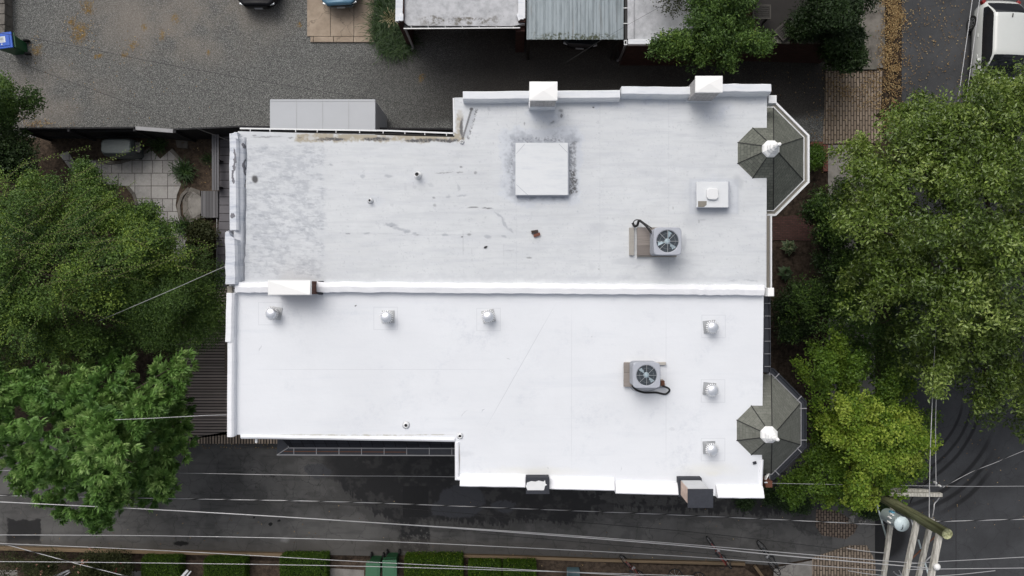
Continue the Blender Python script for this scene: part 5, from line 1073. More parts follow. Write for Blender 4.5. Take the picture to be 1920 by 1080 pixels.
def car(label, paint, loc, rz, L_=4.4, Wd=1.78, Hh=1.48, hatch=True, hood=1.05, noseh=.72):
    """car pointing to local +y"""
    t = thing('parked_car', label, 'car', loc, None, rz)
    n = 44; rows = []; m = 13
    def sm(a, b, x): x = min(1, max(0, (x - a) / (b - a))); return x * x * (3 - 2 * x)
    hl_ = L_ / 2; cab0 = -hl_ + (.12 if hatch else .55); cab1 = hl_ - hood
    kind = []
    for i in range(n + 1):
        u = -1 + 2 * i / n; y = math.copysign(abs(u) ** .8, u) * hl_ if False else u * hl_
        e = 1 - abs(u) ** 12 * .30 - (abs(u) ** 3) * .05; e -= .06 * sm(.85, 1, u) ; w = Wd / 2 * e
        zb = .24 + .12 * sm(.88, 1, abs(u)); belt = (.92 - .0 * u) * 1.0 - (.92 - noseh) * sm(cab1 / hl_ - .05, .97, u) - .18 * sm(.93, 1, -u) 
        cr = sm(cab0, cab0 + (.75 if hatch else .95), y) * (1 - sm(cab1 - .85, cab1 + .12, y)); cr = cr ** .8
        zr = belt + .035 + (Hh - belt - .035) * cr; wr = w * (.93 - .17 * cr)
        pts = [(w * .86, zb), (w * .96, zb + .08), (w, zb + .28), (w * 1.0, belt - .16), (w * .965, belt), (w * .945, belt + .012 + (zr - belt) * .08), (wr + (w * .9 - wr) * .08, zr - (zr - belt) * .12 - .012), (wr * .93, zr - .02 * cr), (wr * .80, zr + .006), (wr * .4, zr + .03), (0, zr + .035)]
        rows.append((y, pts, cr, belt)); 
    body = MB(); gls = MB(); npt = 11; allv = []
    for y, pts, cr, b in rows:
        allv += [(x, y, z_) for x, z_ in pts] + [(-x, y, z_) for x, z_ in pts[:-1]][::-1]
    k = 21; fb = []; fg = []
    for i in range(n):
        cr0, cr1 = rows[i][2], rows[i + 1][2]; ym = (rows[i][0] + rows[i + 1][0]) / 2; avg = (cr0 + cr1) / 2; slope = abs(cr0 - cr1)
        for j in range(k - 1):
            f_ = (i * k + j, i * k + j + 1, (i + 1) * k + j + 1, (i + 1) * k + j); jj = min(j, 19 - j)
            side = jj == 5 and avg > .35
            scr = jj >= 7 and slope > .045 and .06 < avg < .93
            (fg if side or scr else fb).append(f_)
    fb.append(tuple(range(k))[::-1]); fb.append(tuple(range(n * k, n * k + k)))
    def mk(fs, nm, mt):
        used = sorted({i for f in fs for i in f}); ix = {u: i for i, u in enumerate(used)}; b_ = MB(); b_.v = [allv[u] for u in used]; b_.f = [tuple(ix[i] for i in f) for f in fs]; return b_.build(nm, mt, t, True, local=True)
    mk([f[::-1] for f in fb], 'body', paint); mk([f[::-1] for f in fg], 'window_glass', M['glass'])
    for sy in (-1, 1):
        for sx in (-1, 1):
            wh = MB().tube([(sx * (Wd / 2 - .2), sy * hl_ * .62, .32), (sx * (Wd / 2 + .005), sy * hl_ * .62, .32)], .325, 28).build('wheel', M['tyre'], t, local=True)
            mm = MB(); yy = sy * hl_ * .62; xx = sx * (Wd / 2 + .012)
            for q_ in range(7): a = q_ * 2 * math.pi / 7; mm.bar((xx, yy, .32), (xx, yy + .2 * math.cos(a), .32 + .2 * math.sin(a)), .05, .012, (1, 0, 0))
            rp = [(xx - sx * .01, yy + .215 * math.cos(q_ * 2 * math.pi / 24), .32 + .215 * math.sin(q_ * 2 * math.pi / 24)) for q_ in range(25)]; mm.tube(rp, .014, 6); mm.build('rim', M['rim'], wh, local=True)
    for sx in (-1, 1):
        MB().box((sx * (Wd / 2 + .07), cab1 - .62, .98), (.16, .12, .11)).build('mirror', paint, t, local=True, bevel=.03)
        lp = MB(); lp.box((sx * Wd * .33, hl_ - .09, noseh - .10), (.30, .10, .07), sx * -.3); lp.build('headlight', M['lamp'], t, local=True, bevel=.02)
        lp = MB(); lp.box((sx * Wd * .41, -hl_ + .09, .80), (.16, .16, .16), sx * .5); lp.build('tail_light', M['tail'], t, local=True, bevel=.02)
        for yy in (-.45, .45): MB().box((sx * (Wd / 2 + .008), yy - .2, .78), (.025, .15, .03)).build('door_handle', paint, t, local=True, bevel=.006)
    MB().box((0, hl_ - .03, .56), (.85, .1, .12)).build('front_grille', M['trim'], t, local=True, bevel=.02)
    MB().box((0, hl_ + .0, .42), (.34, .06, .11)).build('licence_plate', M['mcont'], t, local=True)
    return t
cw = P(1831, 10, .8); cwt = car('white hatchback parked in the street under the big leafy tree', M['carw'], (cw.x + .93, 12.28 - 2.15, 0.03), R(178), L_=4.3, Wd=1.80, Hh=1.50)
m = MB(); m.bar((0, -1.15, 1.54), (0, -1.30, 1.58), .03, .03); m.build('roof_aerial', M['trim'], cwt, local=True)
ck = P(484, 12, .5); car('black car nosing into the gravel lot at the top edge', M['carb'], (ck.x, ck.y + 2.2, .01), R(180), L_=4.5, Wd=1.84, Hh=1.6)
ck = P(634, 11, .5); car('steel blue car parked on the tan concrete driveway', M['carblue'], (ck.x, ck.y + 2.2, .05), R(183), L_=4.5, Wd=1.76, Hh=1.46)
ck = P(1085, 92, .5); car('dark car sheltering under the ribbed metal carport', M['cardark'], (ck.x + .2, ck.y + 2.25, .01), R(176), L_=4.4, Wd=1.76, Hh=1.45)

def bicycle(label, framem, px, py, rz, lean, z=.04):
    q = P(px, py, .5); t = thing('bicycle', label, 'bicycle', (q.x, q.y, z), 'bicycles at the alley edge', rz)
    t.rotation_mode = 'XYZ'; t.rotation_euler = (lean, 0, rz)
    for s in (-1, 1):
        pr = [(s * .52 + .33 * math.cos(a), 0, .34 + .33 * math.sin(a)) for a in [i * 2 * math.pi / 28 for i in range(29)]]
        w = MB().tube(pr, .022, 6).build('wheel', M['tyre'], t, True, local=True); m = MB()
        for i in range(8): a = i * math.pi / 4 + .2; m.bar((s * .52, 0, .34), (s * .52 + .32 * math.cos(a), 0, .34 + .32 * math.sin(a)), .006)
        m.build('spokes', M['galv'], w, local=True)
    bb = (-.05, 0, .30); seat = (-.18, 0, .80); head = (.36, 0, .82); rear = (-.52, 0, .34); m = MB()
    for a, b in ((bb, seat), (bb, (.38, 0, .72)), (seat, head), (rear, bb), (rear, (-.16, 0, .72))): m.tube([a, b], .017, 8)
    m.build('frame', framem, t, True, local=True)
    MB().tube([(.52, 0, .34), (.42, 0, .66), (.35, 0, .90)], .016, 8).build('fork', framem, t, True, local=True)
    MB().tube(smooth([(.28, -.28, .96), (.38, -.2, .98), (.36, 0, .95), (.38, .2, .98), (.28, .28, .96)], 4), .014, 8).build('handlebar', M['trim'], t, True, local=True)
    MB().add([(-.33, -.07, .86), (-.33, .07, .86), (-.05, .02, .88), (-.05, -.02, .88), (-.33, -.06, .82), (-.33, .06, .82), (-.05, .015, .85), (-.05, -.015, .85)], [(0, 3, 2, 1), (4, 5, 6, 7), (0, 1, 5, 4), (2, 3, 7, 6), (0, 4, 7, 3), (1, 2, 6, 5)]).build('saddle', M['trim'], t, local=True, bevel=.01)
    MB().tube([(-.18, 0, .78), (-.2, 0, .85)], .012, 6).build('seat_post', M['galv'], t, local=True)
    MB().tube([(-.05, -.07, .30), (-.05, .07, .30)], .06, 14).build('chainring', M['galv'], t, local=True)
    return t
bicycle('red and green bicycle leaning across the tan timber edging', M['redp'], 1352, 1036, R(-50), R(12))
bicycle('dark blue and white bicycle lying almost flat on bare earth', M['bluep'], 1294, 1078, R(172), R(-55))
bicycle('red framed bicycle at the bottom edge near the blue crate', M['redp'], 1192, 1068, R(-42), R(8))
bicycle('black bicycle standing right of the short timber', M['cardark'], 1440, 1050, R(-60), R(-14))
m = MB(); 
for z_ in (.05, .2, .34):
    for a, b in (((-.25, -.18), (.25, -.18)), ((.25, -.18), (.25, .18)), ((.25, .18), (-.25, .18)), ((-.25, .18), (-.25, -.18))): m.bar((a[0], a[1], z_), (b[0], b[1], z_), .035, .07)
m.box((0, 0, .04), (.46, .32, .02)); cr = tag(m.build('plastic_crate', plain('teal_plastic', (.09, .15, .17), .6)), 'open teal plastic crate at the bottom edge', 'crate'); q = P(1075, 1076, .3); cr.location = (q.x, q.y, .04)

# ================================================================== UTILITY POLE AND WIRES
up = thing('utility_pole', 'tall mossy wooden utility pole with crossarms at the street corner', 'utility pole', P(1530, 862)); B0 = P(1530, 862); ZT = 9.05
MB().tube([B0, B0 + Vector((0, 0, 4)), B0 + Vector((0, 0, ZT))], [.21, .19, .165], 16).build('pole', M['pole'], up, True)
def arm(a, b, w=.12, h=.14): return MB().bar(P(*a), P(*b), w, h).build('crossarm', M['arm'], up, bevel=.008)
arm((1674, 953, 6.2), (1650, 1130, 6.2), .13); arm((1722.5, 964, 7.6), (1688, 1120, 7.6), .15); arm((1747, 972, 7.4), (1713, 1120, 7.4), .13); arm((1763.5, 990, 8.75), (1736, 1130, 8.75), .16)
arm((1653, 917, 5.6), (1742, 921, 5.6), .12); arm((1666, 926, 5.9), (1765, 927.5, 5.9), .13)
def strut(a, b, r, mt, nm='brace'): return MB().tube([P(*a), P(*b)], r, 6).build(nm, M[mt], up, True)
strut((1753, 1006, 7.2), (1706, 1051, 7.3), .025, 'copper'); strut((1722, 1012, 7.0), (1742, 1082, 7.2), .03, 'trafo'); strut((1644, 945, 5), (1662, 1008, 6.0), .03, 'trafo'); strut((1706, 963, 6.5), (1713, 992, 6.6), .03, 'galv')
q = P(1692.5, 983.5, 7.45); tr = MB().lathe((q.x, q.y, 0), [(.20, 6.45), (.235, 6.5), (.235, 7.36), (.25, 7.38), (.245, 7.42), (.12, 7.45), (.10, 7.47), (.01, 7.47)], 28).build('transformer', M['trafo'], up, True)
for a in (2.2, 2.7, 3.3, 5.6): MB().lathe((q.x + .26 * math.cos(a), q.y + .26 * math.sin(a), 7.0), [(.02, 0), (.04, .03), (.02, .06), (.04, .09), (.02, .12), (.035, .15), (.01, .2)], 10).build('bushing', M['porcelain'], tr, True)
MB().tube([(q.x, q.y, 7.47), (q.x - .03, q.y - .12, 7.5), (q.x - .05, q.y - .2, 7.4)], .01, 6).build('lifting_lug', M['trim'], tr)
MB().box((q.x - .05, q.y + .2, 6.9), (.12, .12, .16)).build('name_plate', M['lidB'] if False else plain('blue_plate', (.10, .28, .40), .5), tr)
for (a, b, z_) in ((1757, 1063, 8.9),): 
    q = P(a, b, z_); MB().lathe((q.x, q.y, z_ - .12), [(.05, 0), (.10, .03), (.05, .06), (.10, .09), (.11, .13), (.07, .18), (.03, .2)], 16).build('insulator', M['porcelain'], up, True)
for (a, b, z_) in ((1756, 906, 6.1), (1764, 912, 6.1), (1700, 922, 5.8)):
    q = P(a, b, z_); MB().lathe((q.x, q.y, z_ - .15), [(.02, 0), (.045, .03), (.02, .06), (.045, .09), (.02, .12), (.03, .15)], 10).build('insulator', M['porcelain'], up, True)
jw = lambda b: b.build('jumper_wire', M['cable'], up, True)
jd = lambda b: b.build('jumper_wire', M['cable_dark'], up, True)
jw(MB().tube(smooth([P(1762, 932, 5.9), P(1756, 940, 5.8), P(1752, 945, 5.8), P(1751, 955, 5.9), P(1748, 970, 6.4)], 4), .02, 6)); jw(MB().tube(smooth([P(1700, 932, 5.7), P(1690, 936, 5.6), P(1690, 940, 5.5)], 4), .018, 6))
jw(MB().tube(smooth([P(1730, 1060, 7.3), P(1738, 1050, 7.1), P(1748, 1040, 7.1), P(1752, 1030, 7.3)], 4), .02, 6)); jw(MB().tube(smooth([P(1676, 1072, 6), P(1682, 1078, 5.8), P(1690, 1078, 5.7), P(1686, 1070, 5.8)], 4), .02, 6))
jd(MB().tube(smooth([P(1745, 900, 5.9), P(1730, 912, 5.6), P(1715, 925, 5.4), P(1706, 945, 5.3)], 5), .022, 6)); jd(MB().tube(smooth([P(1748, 880, 6), P(1738, 900, 5.7), P(1726, 906, 5.6)], 5), .022, 6))

def wire(name, label, pts, r, mt='cable', twist=False):
    r *= .85; w = [P(*p) for p in pts]; s_ = smooth(w, 10)
    t = MB().tube(s_, r, 6).build(name, M[mt], smooth=True)
    if twist:   # spirally lashed cable: dark strand winding round a light messenger
        m = MB(); Ls = 0; out = []; 
        for a, b in zip(s_, s_[1:]):
            d = (b - a); n = max(1, int(d.length / .1)); u = d.normalized(); x = u.cross(Vector((0, 0, 1))).normalized(); y = x.cross(u)
            for i in range(n): Ls += d.length / n; th = Ls * 2 * math.pi / 1.1; out.append(a + d * (i / n) + (x * math.cos(th) + y * math.sin(th)) * r * 1.3)
        m.tube(out, r * 1.0, 5).build('black_strand', M['cable_dark'], t, True)
    return tag(t, label, 'cable', 'overhead cables')
z1, z2, z3 = 6.0, 6.3, 7.6
wire('overhead_cable', 'thin pale cable running closest under the house eaves', [(-700, 872, z1), (0, 882, z1), (340, 887, z1), (620, 892, z1), (850, 894, z1), (1443, 906, z1), (1735, 911, z1), (1920, 911.5, z1), (2500, 905, z1)], .011)
wire('overhead_cable', 'spirally lashed pale and black cable along the alley', [(-700, 917, z1), (0, 929, z1), (330, 935, z1), (640, 941, z1), (960, 953, z1), (1280, 966, z1), (1658, 984, z1)], .017, twist=True)
wire('overhead_cable', 'thick pale cable sloping down across the alley', [(-700, 906, z3), (0, 941, z3), (320, 957, z3), (640, 976, z3), (960, 998, z3), (1280, 1023, z3), (1450, 1040, z3), (1740, 1065, z3)], .021)
wire('overhead_cable', 'second pale strand diverging just above the thick cable', [(640, 976.5, 7.65), (960, 996, 7.65), (1280, 1020, 7.65), (1600, 1047, 7.65), (1720, 1056, 7.65)], .014)
wire('overhead_cable', 'pale cable nearly level over the middle of the alley', [(-700, 1003, z2), (0, 1003, z2), (320, 1005, z2), (640, 1012, z2), (960, 1026, z2), (1280, 1043, z2), (1660, 1070, z2)], .015)
wire('overhead_cable', 'pale cable crossing the hedges and falling to the right', [(-500, 1000, z2), (0, 1019, z2), (320, 1033, z2), (640, 1051, z2), (960, 1067, z2), (1300, 1086, z2)], .014)
wire('overhead_cable', 'lowest pale cable running level over the hedges', [(-500, 1052, z2), (0, 1053, z2), (320, 1056, z2), (640, 1061, z2), (960, 1069.5, z2), (1300, 1080, z2)], .014)
wire('overhead_cable', 'diagonal lashed cable over the rose bushes at bottom left', [(-60, 1003, z1), (15, 1022, z1), (145, 1057, z1), (260, 1086, z1)], .016, twist=True)
wire('overhead_cable', 'thin black cable between the lashed cable and the thick one', [(0, 927, 5), (610, 945, 5), (900, 965, 5), (1280, 996, 5), (1560, 1028, 5), (1660, 1040, 5.8)], .011, 'cable_dark')
wire('overhead_cable', 'thin black cable just below the thick pale one', [(900, 1000, 5.2), (1280, 1034, 5.2), (1400, 1046, 5.2)], .010, 'cable_dark')
wire('overhead_cable', 'short pale cable ending at the innermost crossarm above the brick path', [(1588, 1028, 6.25), (1620, 1033, 6.25), (1660, 1037, 6.25)], .015)
wire('overhead_cable', 'short pale cable above the brick path at the bottom edge', [(1590, 1070, 6.25), (1620, 1075, 6.25), (1656, 1079, 6.25)], .015)
wire('overhead_cable', 'lashed cable leaving the pole towards the right edge', [(1754, 978, 7.5), (1830, 976, 7.5), (1920, 973.5, 7.5), (2400, 962, 7.5)], .017, twist=True)
wire('overhead_cable', 'pale cable rising gently to the right edge of the street', [(1700, 1058, 7.5), (1760, 1053, 7.5), (1920, 1044.5, 7.5), (2400, 1018, 7.5)], .013)
wire('overhead_cable', 'pale cable running level from the white insulator', [(1700, 1068, 8.8), (1757, 1067, 8.8), (1920, 1065, 8.8), (2400, 1060, 8.8)], .013)
wire('overhead_cable', 'lowest pale cable at the bottom right corner', [(1740, 1081, 8.6), (1800, 1077, 8.6), (1866, 1070, 8.6)], .013)
wire('overhead_cable', 'thin lashed cable slanting up to the right edge over tyre marks', [(1768, 914, 6), (1820, 886, 6), (1870, 866, 6), (1920, 845, 6), (2300, 690, 6)], .011, twist=True)
wire('overhead_cable', 'left one of two pale cables running up the street past the white hatchback', [(1742, 970, 7.5), (1746, 800, 7.3), (1762, 500, 6.5), (1790, 240, 6.3), (1823, 0, 6.3), (1870, -350, 6.3)], .016)
wire('overhead_cable', 'right one of two pale cables running up the street past the white hatchback', [(1755, 912, 6.2), (1756, 730, 6.3), (1776, 480, 6.3), (1805, 240, 6.3), (1834, 20, 6.3), (1880, -350, 6.3)], .016)
wire('overhead_cable', 'white cable from the left trees up to the rear parapet', [(185, 602, 6), (230, 583, 6.6), (330, 540, 8), (400, 509, 9.4), (424, 499, 10)], .013)
wire('overhead_cable', 'short pale cable over the bright green tree and brown deck', [(215, 787, 9.3), (290, 784, 9.3), (385, 779, 9.3), (430, 778, 9.3)], .011)
wire('overhead_cable', 'long thin black wire crossing the upper part of the gravel', [(-300, 20, 3.5), (50, 70, 3.5), (330, 124, 3.5), (600, 170, 3.5), (850, 208, 3.5), (870, 212, 3.5)], .010, 'cable_dark')
wire('overhead_cable', 'thin black wire slanting over gravel to the fence gate', [(-300, 0, 3.5), (0, 105, 3.5), (100, 142, 3.5), (200, 178, 3.5), (345, 232, 3.5), (460, 275, 3.5)], .010, 'cable_dark')
wire('overhead_cable', 'thin dark wire slanting over the ribbed metal roof', [(1060, 118, 3.6), (1120, 80, 3.6), (1180, 45, 3.6), (1260, 0, 3.6), (1400, -80, 3.6)], .006, 'cable_dark')

# ================================================================== PLANTS
def tree(name, label, cat, base, mat, poly, **k):
    g_ = k.pop('group', None); tr0 = k.pop('r0', .18); nlb = k.pop('nlimb', 10); t = thing(name, label, cat, P(*base), g_)
    C, rad, o = crown(t, mat, poly, **k); trunk(t, P(*base), C, rad, tr0, nlb, k['seed']); return t, C, rad
# big street tree on the right
polyR = [(1560, 330), (1585, 255), (1640, 235), (1690, 205), (1725, 190), (1790, 160), (1850, 135), (1900, 115), (2050, 90), (2300, 200), (2350, 500), (2200, 760), (1930, 800), (1895, 812), (1850, 790), (1800, 775), (1770, 760), (1735, 735), (1700, 690), (1660, 655), (1610, 640), (1565, 625), (1580, 560), (1560, 500), (1555, 420)]
tS, C, rad = tree('street_tree', 'large mid green street tree with glossy leaves covering the right side', 'tree', (1800, 520), L['big'], polyR, zlo=4.0, zhi=9.3, D=260, nl=210, lr=(.30, .75), twigs=30, lpt=19, Ln=.145, Wd=.062, seed=11, r0=.3, nlimb=26, sig=.12, tb=(.05, .75), inner=.12, zj=.8, up=.45, star=1.35, ctr=(1850, 480))
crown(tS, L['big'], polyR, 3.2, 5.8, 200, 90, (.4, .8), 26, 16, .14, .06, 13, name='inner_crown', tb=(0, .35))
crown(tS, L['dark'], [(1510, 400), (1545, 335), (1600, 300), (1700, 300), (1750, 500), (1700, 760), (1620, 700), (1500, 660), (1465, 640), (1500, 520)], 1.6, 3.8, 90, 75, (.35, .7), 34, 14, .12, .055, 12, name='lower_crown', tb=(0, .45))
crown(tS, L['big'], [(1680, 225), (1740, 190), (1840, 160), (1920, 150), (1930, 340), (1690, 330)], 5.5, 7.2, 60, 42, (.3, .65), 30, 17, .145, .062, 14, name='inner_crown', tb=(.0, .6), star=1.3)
# yellow-green maple
polyM = [(1500, 655), (1530, 620), (1600, 640), (1640, 665), (1690, 690), (1745, 760), (1750, 850), (1705, 905), (1640, 930), (1600, 948), (1540, 950), (1500, 960), (1450, 935), (1440, 905), (1500, 880), (1515, 800), (1512, 740), (1488, 700)]
polyM1 = [(1545, 745), (1590, 740), (1650, 745), (1700, 770), (1748, 820), (1735, 850), (1700, 900), (1665, 925), (1625, 935), (1580, 930), (1560, 890), (1570, 850), (1545, 800)]
tM, C, rad = tree('maple_tree', 'small maple with bright yellow-green crown between street tree and lower turret', 'tree', (1500, 790), L['maple'], polyM1, zlo=4.6, zhi=7.2, D=90, star=1.8, ctr=(1600, 840), zj=.75, nl=70, lr=(.20, .48), twigs=40, lpt=14, Ln=.10, Wd=.07, seed=21, sig=.085, r0=.14, tb=(.1, .95))
crown(tM, L['maple2'], polyM, 3.0, 5.2, 90, 80, (.26, .52), 42, 15, .10, .07, 22, sig=.09, name='lower_crown', star=1.5, ctr=(1590, 820), zj=.6)
# bright tufted tree bottom left
polyF = [(-60, 690), (20, 685), (60, 690), (120, 670), (190, 668), (250, 680), (320, 668), (372, 690), (360, 740), (358, 790), (345, 835), (330, 870), (345, 905), (325, 930), (268, 960), (205, 985), (195, 998), (150, 985), (105, 990), (60, 930), (20, 905), (-80, 900), (-160, 800)]
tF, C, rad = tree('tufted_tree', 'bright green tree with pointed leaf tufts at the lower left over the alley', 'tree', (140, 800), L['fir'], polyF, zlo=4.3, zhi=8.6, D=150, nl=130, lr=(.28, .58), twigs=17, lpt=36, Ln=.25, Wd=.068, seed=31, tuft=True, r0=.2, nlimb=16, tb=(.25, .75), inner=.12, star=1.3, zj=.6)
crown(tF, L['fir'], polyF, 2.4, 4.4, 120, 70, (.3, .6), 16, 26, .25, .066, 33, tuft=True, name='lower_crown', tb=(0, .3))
# dark trees on the left
polyD1 = [(-300, 330), (-40, 320), (40, 330), (110, 330), (150, 350), (230, 400), (300, 400), (330, 430), (350, 480), (330, 520), (280, 560), (210, 640), (150, 670), (60, 690), (-60, 690), (-300, 700)]
tD, C, rad = tree('garden_tree', 'large dark green tree with long arching yellow-green shoots at the left edge', 'tree', (120, 500), L['dark'], polyD1, zlo=3.8, zhi=7.8, D=200, nl=200, lr=(.3, .7), twigs=38, lpt=19, Ln=.095, Wd=.046, seed=41, sig=.12, r0=.24, nlimb=18, tb=(.05, .8), star=1.4, zj=.6, ctr=(0, 560), group='dark trees in the left garden')
polyD2 = [(200, 480), (330, 470), (420, 470), (425, 560), (424, 610), (400, 640), (340, 660), (280, 665), (200, 680), (150, 660), (200, 600)]
tree('garden_tree', 'fine-leaved dark tree touching the rear wall of the lower house', 'tree', (400, 560), L['dark'], polyD2, zlo=3.4, zhi=6.0, D=110, nl=75, lr=(.4, .75), twigs=44, lpt=20, Ln=.07, Wd=.032, seed=43, sig=.12, r0=.14, tb=(0, .38), group='dark trees in the left garden')
polyD3 = [(150, 290), (170, 280), (182, 310), (205, 330), (215, 360), (245, 385), (280, 390), (270, 430), (200, 440), (140, 400), (140, 340)]
tree('garden_shrub', 'dark glossy evergreen shrub rising beside the grey patio', 'shrub', (200, 370), L['dark'], polyD3, zlo=2.2, zhi=4.6, D=50, nl=40, lr=(.28, .5), twigs=40, lpt=16, Ln=.09, Wd=.045, seed=44, sig=.1, r0=.08, tb=(.15, .6))
polyD4 = [(255, 395), (285, 382), (305, 400), (320, 425), (322, 470), (280, 500), (240, 470)]
tree('garden_shrub', 'dark evergreen shrub with pointed top below the grey patio', 'shrub', (300, 440), L['dark'], polyD4, zlo=2.2, zhi=4.4, D=40, nl=26, lr=(.28, .5), twigs=40, lpt=16, Ln=.09, Wd=.045, seed=45, sig=.1, r0=.08, tb=(.1, .5))
polyD5 = [(-100, 150), (20, 148), (60, 160), (82, 195), (75, 215), (30, 232), (-100, 240)]
tree('garden_tree', 'dark tree overhanging the gravel at the left edge', 'tree', (-20, 210), L['dark'], polyD5, zlo=2.8, zhi=4.6, D=50, nl=36, lr=(.3, .55), twigs=44, lpt=16, Ln=.09, Wd=.05, seed=46, sig=.1, r0=.12, tb=(.0, .4), group='dark trees in the left garden')
polyD6 = [(-100, 240), (30, 232), (60, 262), (95, 290), (60, 320), (30, 330), (-100, 330)]
tree('garden_tree', 'dull dark tree just below the fence at the left edge', 'tree', (-10, 290), L['under'], polyD6, zlo=2.2, zhi=3.8, D=50, nl=36, lr=(.3, .6), twigs=44, lpt=16, Ln=.09, Wd=.05, seed=47, sig=.1, r0=.12, tb=(.0, .9), group='dark trees in the left garden')
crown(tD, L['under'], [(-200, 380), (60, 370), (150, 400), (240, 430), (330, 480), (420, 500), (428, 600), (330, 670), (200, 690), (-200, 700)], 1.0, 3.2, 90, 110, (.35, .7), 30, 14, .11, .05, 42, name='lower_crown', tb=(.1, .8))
# arching shoots on the big dark tree
def shoots(parent, spots, mat, seed, n):
    r = np.random.default_rng(seed); m = MB(); c = []; ax = []; nr = []; tn = []
    for i in range(n):
        px, py = spots[r.integers(len(spots))]; px += r.normal(0, 45); py += r.normal(0, 35)
        p = P(px, py, r.uniform(7.2, 8.6)); a = r.normal(R(25), .35) + (math.pi if r.random() < .15 else 0); Ls = r.uniform(.9, 2.6); d = Vector((math.cos(a), math.sin(a), r.uniform(.0, .35))); curve = r.normal(0, .35); pts = [p]
        for k in range(8):
            d = Quaternion((0, 0, 1), curve / 8) @ d; d.z -= .07; pts.append(pts[-1] + d.normalized() * Ls / 8)
        m.tube(pts, [.010 - .0008 * k for k in range(9)], 4)
        K = int(Ls / .055)
        for k in range(K):
            t = k / K * 8; j = int(t); q = pts[j].lerp(pts[j + 1], t - j); dd = (pts[j + 1] - pts[j]).normalized(); sd = dd.cross(Vector((0, 0, 1))).normalized() * (1 if k % 2 else -1)
            v = dd * .5 + sd * r.uniform(.6, 1.1) + Vector((0, 0, r.uniform(-.2, .3))); v.normalize(); c.append(q + v * .045 + Vector(r.normal(0, .018, 3))); ax.append(v); nr.append((r.normal(0, .35), r.normal(0, .35), 1)); tn.append(r.uniform(.1, .9))
    m.build('shoot', M['twig'], parent); leaves('shoot_leaves', np.array(c), np.array(ax), np.array(nr), .062, .026, np.array(tn), mat, parent)
M['twig'] = plain('green_brown_twig', (.10, .10, .04), .8)
shoots(tD, [(40, 350), (60, 400), (120, 430), (40, 480), (170, 440), (100, 520), (210, 500), (60, 560), (150, 480), (30, 430)], L['shoot'], 5, 60)
# top bush over the garage roof
polyT = [(1228, 60), (1245, 45), (1265, 35), (1290, 20), (1300, -20), (1380, -60), (1420, -20), (1405, 20), (1425, 60), (1445, 75), (1430, 95), (1390, 118), (1340, 122), (1290, 112), (1250, 118), (1222, 95)]
tree('leafy_shrub', 'mid green leafy shrub spilling over the second garage roof and lane', 'shrub', (1340, 108), L['dark'], polyT, zlo=2.9, zhi=4.4, D=55, nl=95, lr=(.18, .5), twigs=30, lpt=15, Ln=.12, Wd=.05, seed=51, sig=.11, r0=.1, tb=(.0, .5), star=1.5, zj=.5)
polyT2 = [(1195, -60), (1205, -5), (1235, 20), (1262, 30), (1290, 22), (1310, 0), (1320, -60)]
tree('bare_twiggy_vine', 'thin brown-olive vine straggling over the pale garage roof', 'vine', (1260, -40), L['dull'], polyT2, zlo=2.95, zhi=3.3, D=40, nl=26, lr=(.2, .4), twigs=12, lpt=8, Ln=.08, Wd=.05, seed=52, sig=.13, r0=.05, tb=(.0, .5))
polyT3 = [(1500, -60), (1520, -20), (1500, 40), (1540, 60), (1590, 50), (1625, 20), (1640, 0), (1640, -60)]
tree('shade_tree', 'very dark tree above the terrace at the top edge', 'tree', (1560, -10), L['under'], polyT3, zlo=3.2, zhi=5, D=60, nl=46, lr=(.3, .6), twigs=44, lpt=14, Ln=.11, Wd=.05, seed=53, sig=.11, r0=.12, tb=(.0, .7))
polyT4 = [(1545, 95), (1540, 75), (1560, 45), (1600, 50), (1615, 70), (1625, 105), (1610, 122), (1585, 130), (1555, 118)]
tree('glossy_shrub', 'glossy dark green shrub growing over the kerb at the lane mouth', 'shrub', (1590, 110), L['under'], polyT4, zlo=1.5, zhi=3.0, D=35, nl=42, lr=(.18, .42), twigs=34, lpt=15, Ln=.14, Wd=.055, seed=54, sig=.10, r0=.06, tb=(.1, 1.0), star=1.4, zj=.45)
polyT5 = [(1470, 60), (1490, 20), (1520, 20), (1560, 30), (1550, 70), (1500, 72)]
tree('terrace_plants', 'low dark planting on the terrace behind the stone coping', 'shrub', (1525, 60), L['under'], polyT5, zlo=2.3, zhi=3.0, D=30, nl=34, lr=(.2, .4), twigs=30, lpt=13, Ln=.10, Wd=.04, seed=55, sig=.1, r0=.04, tb=(.0, .6))
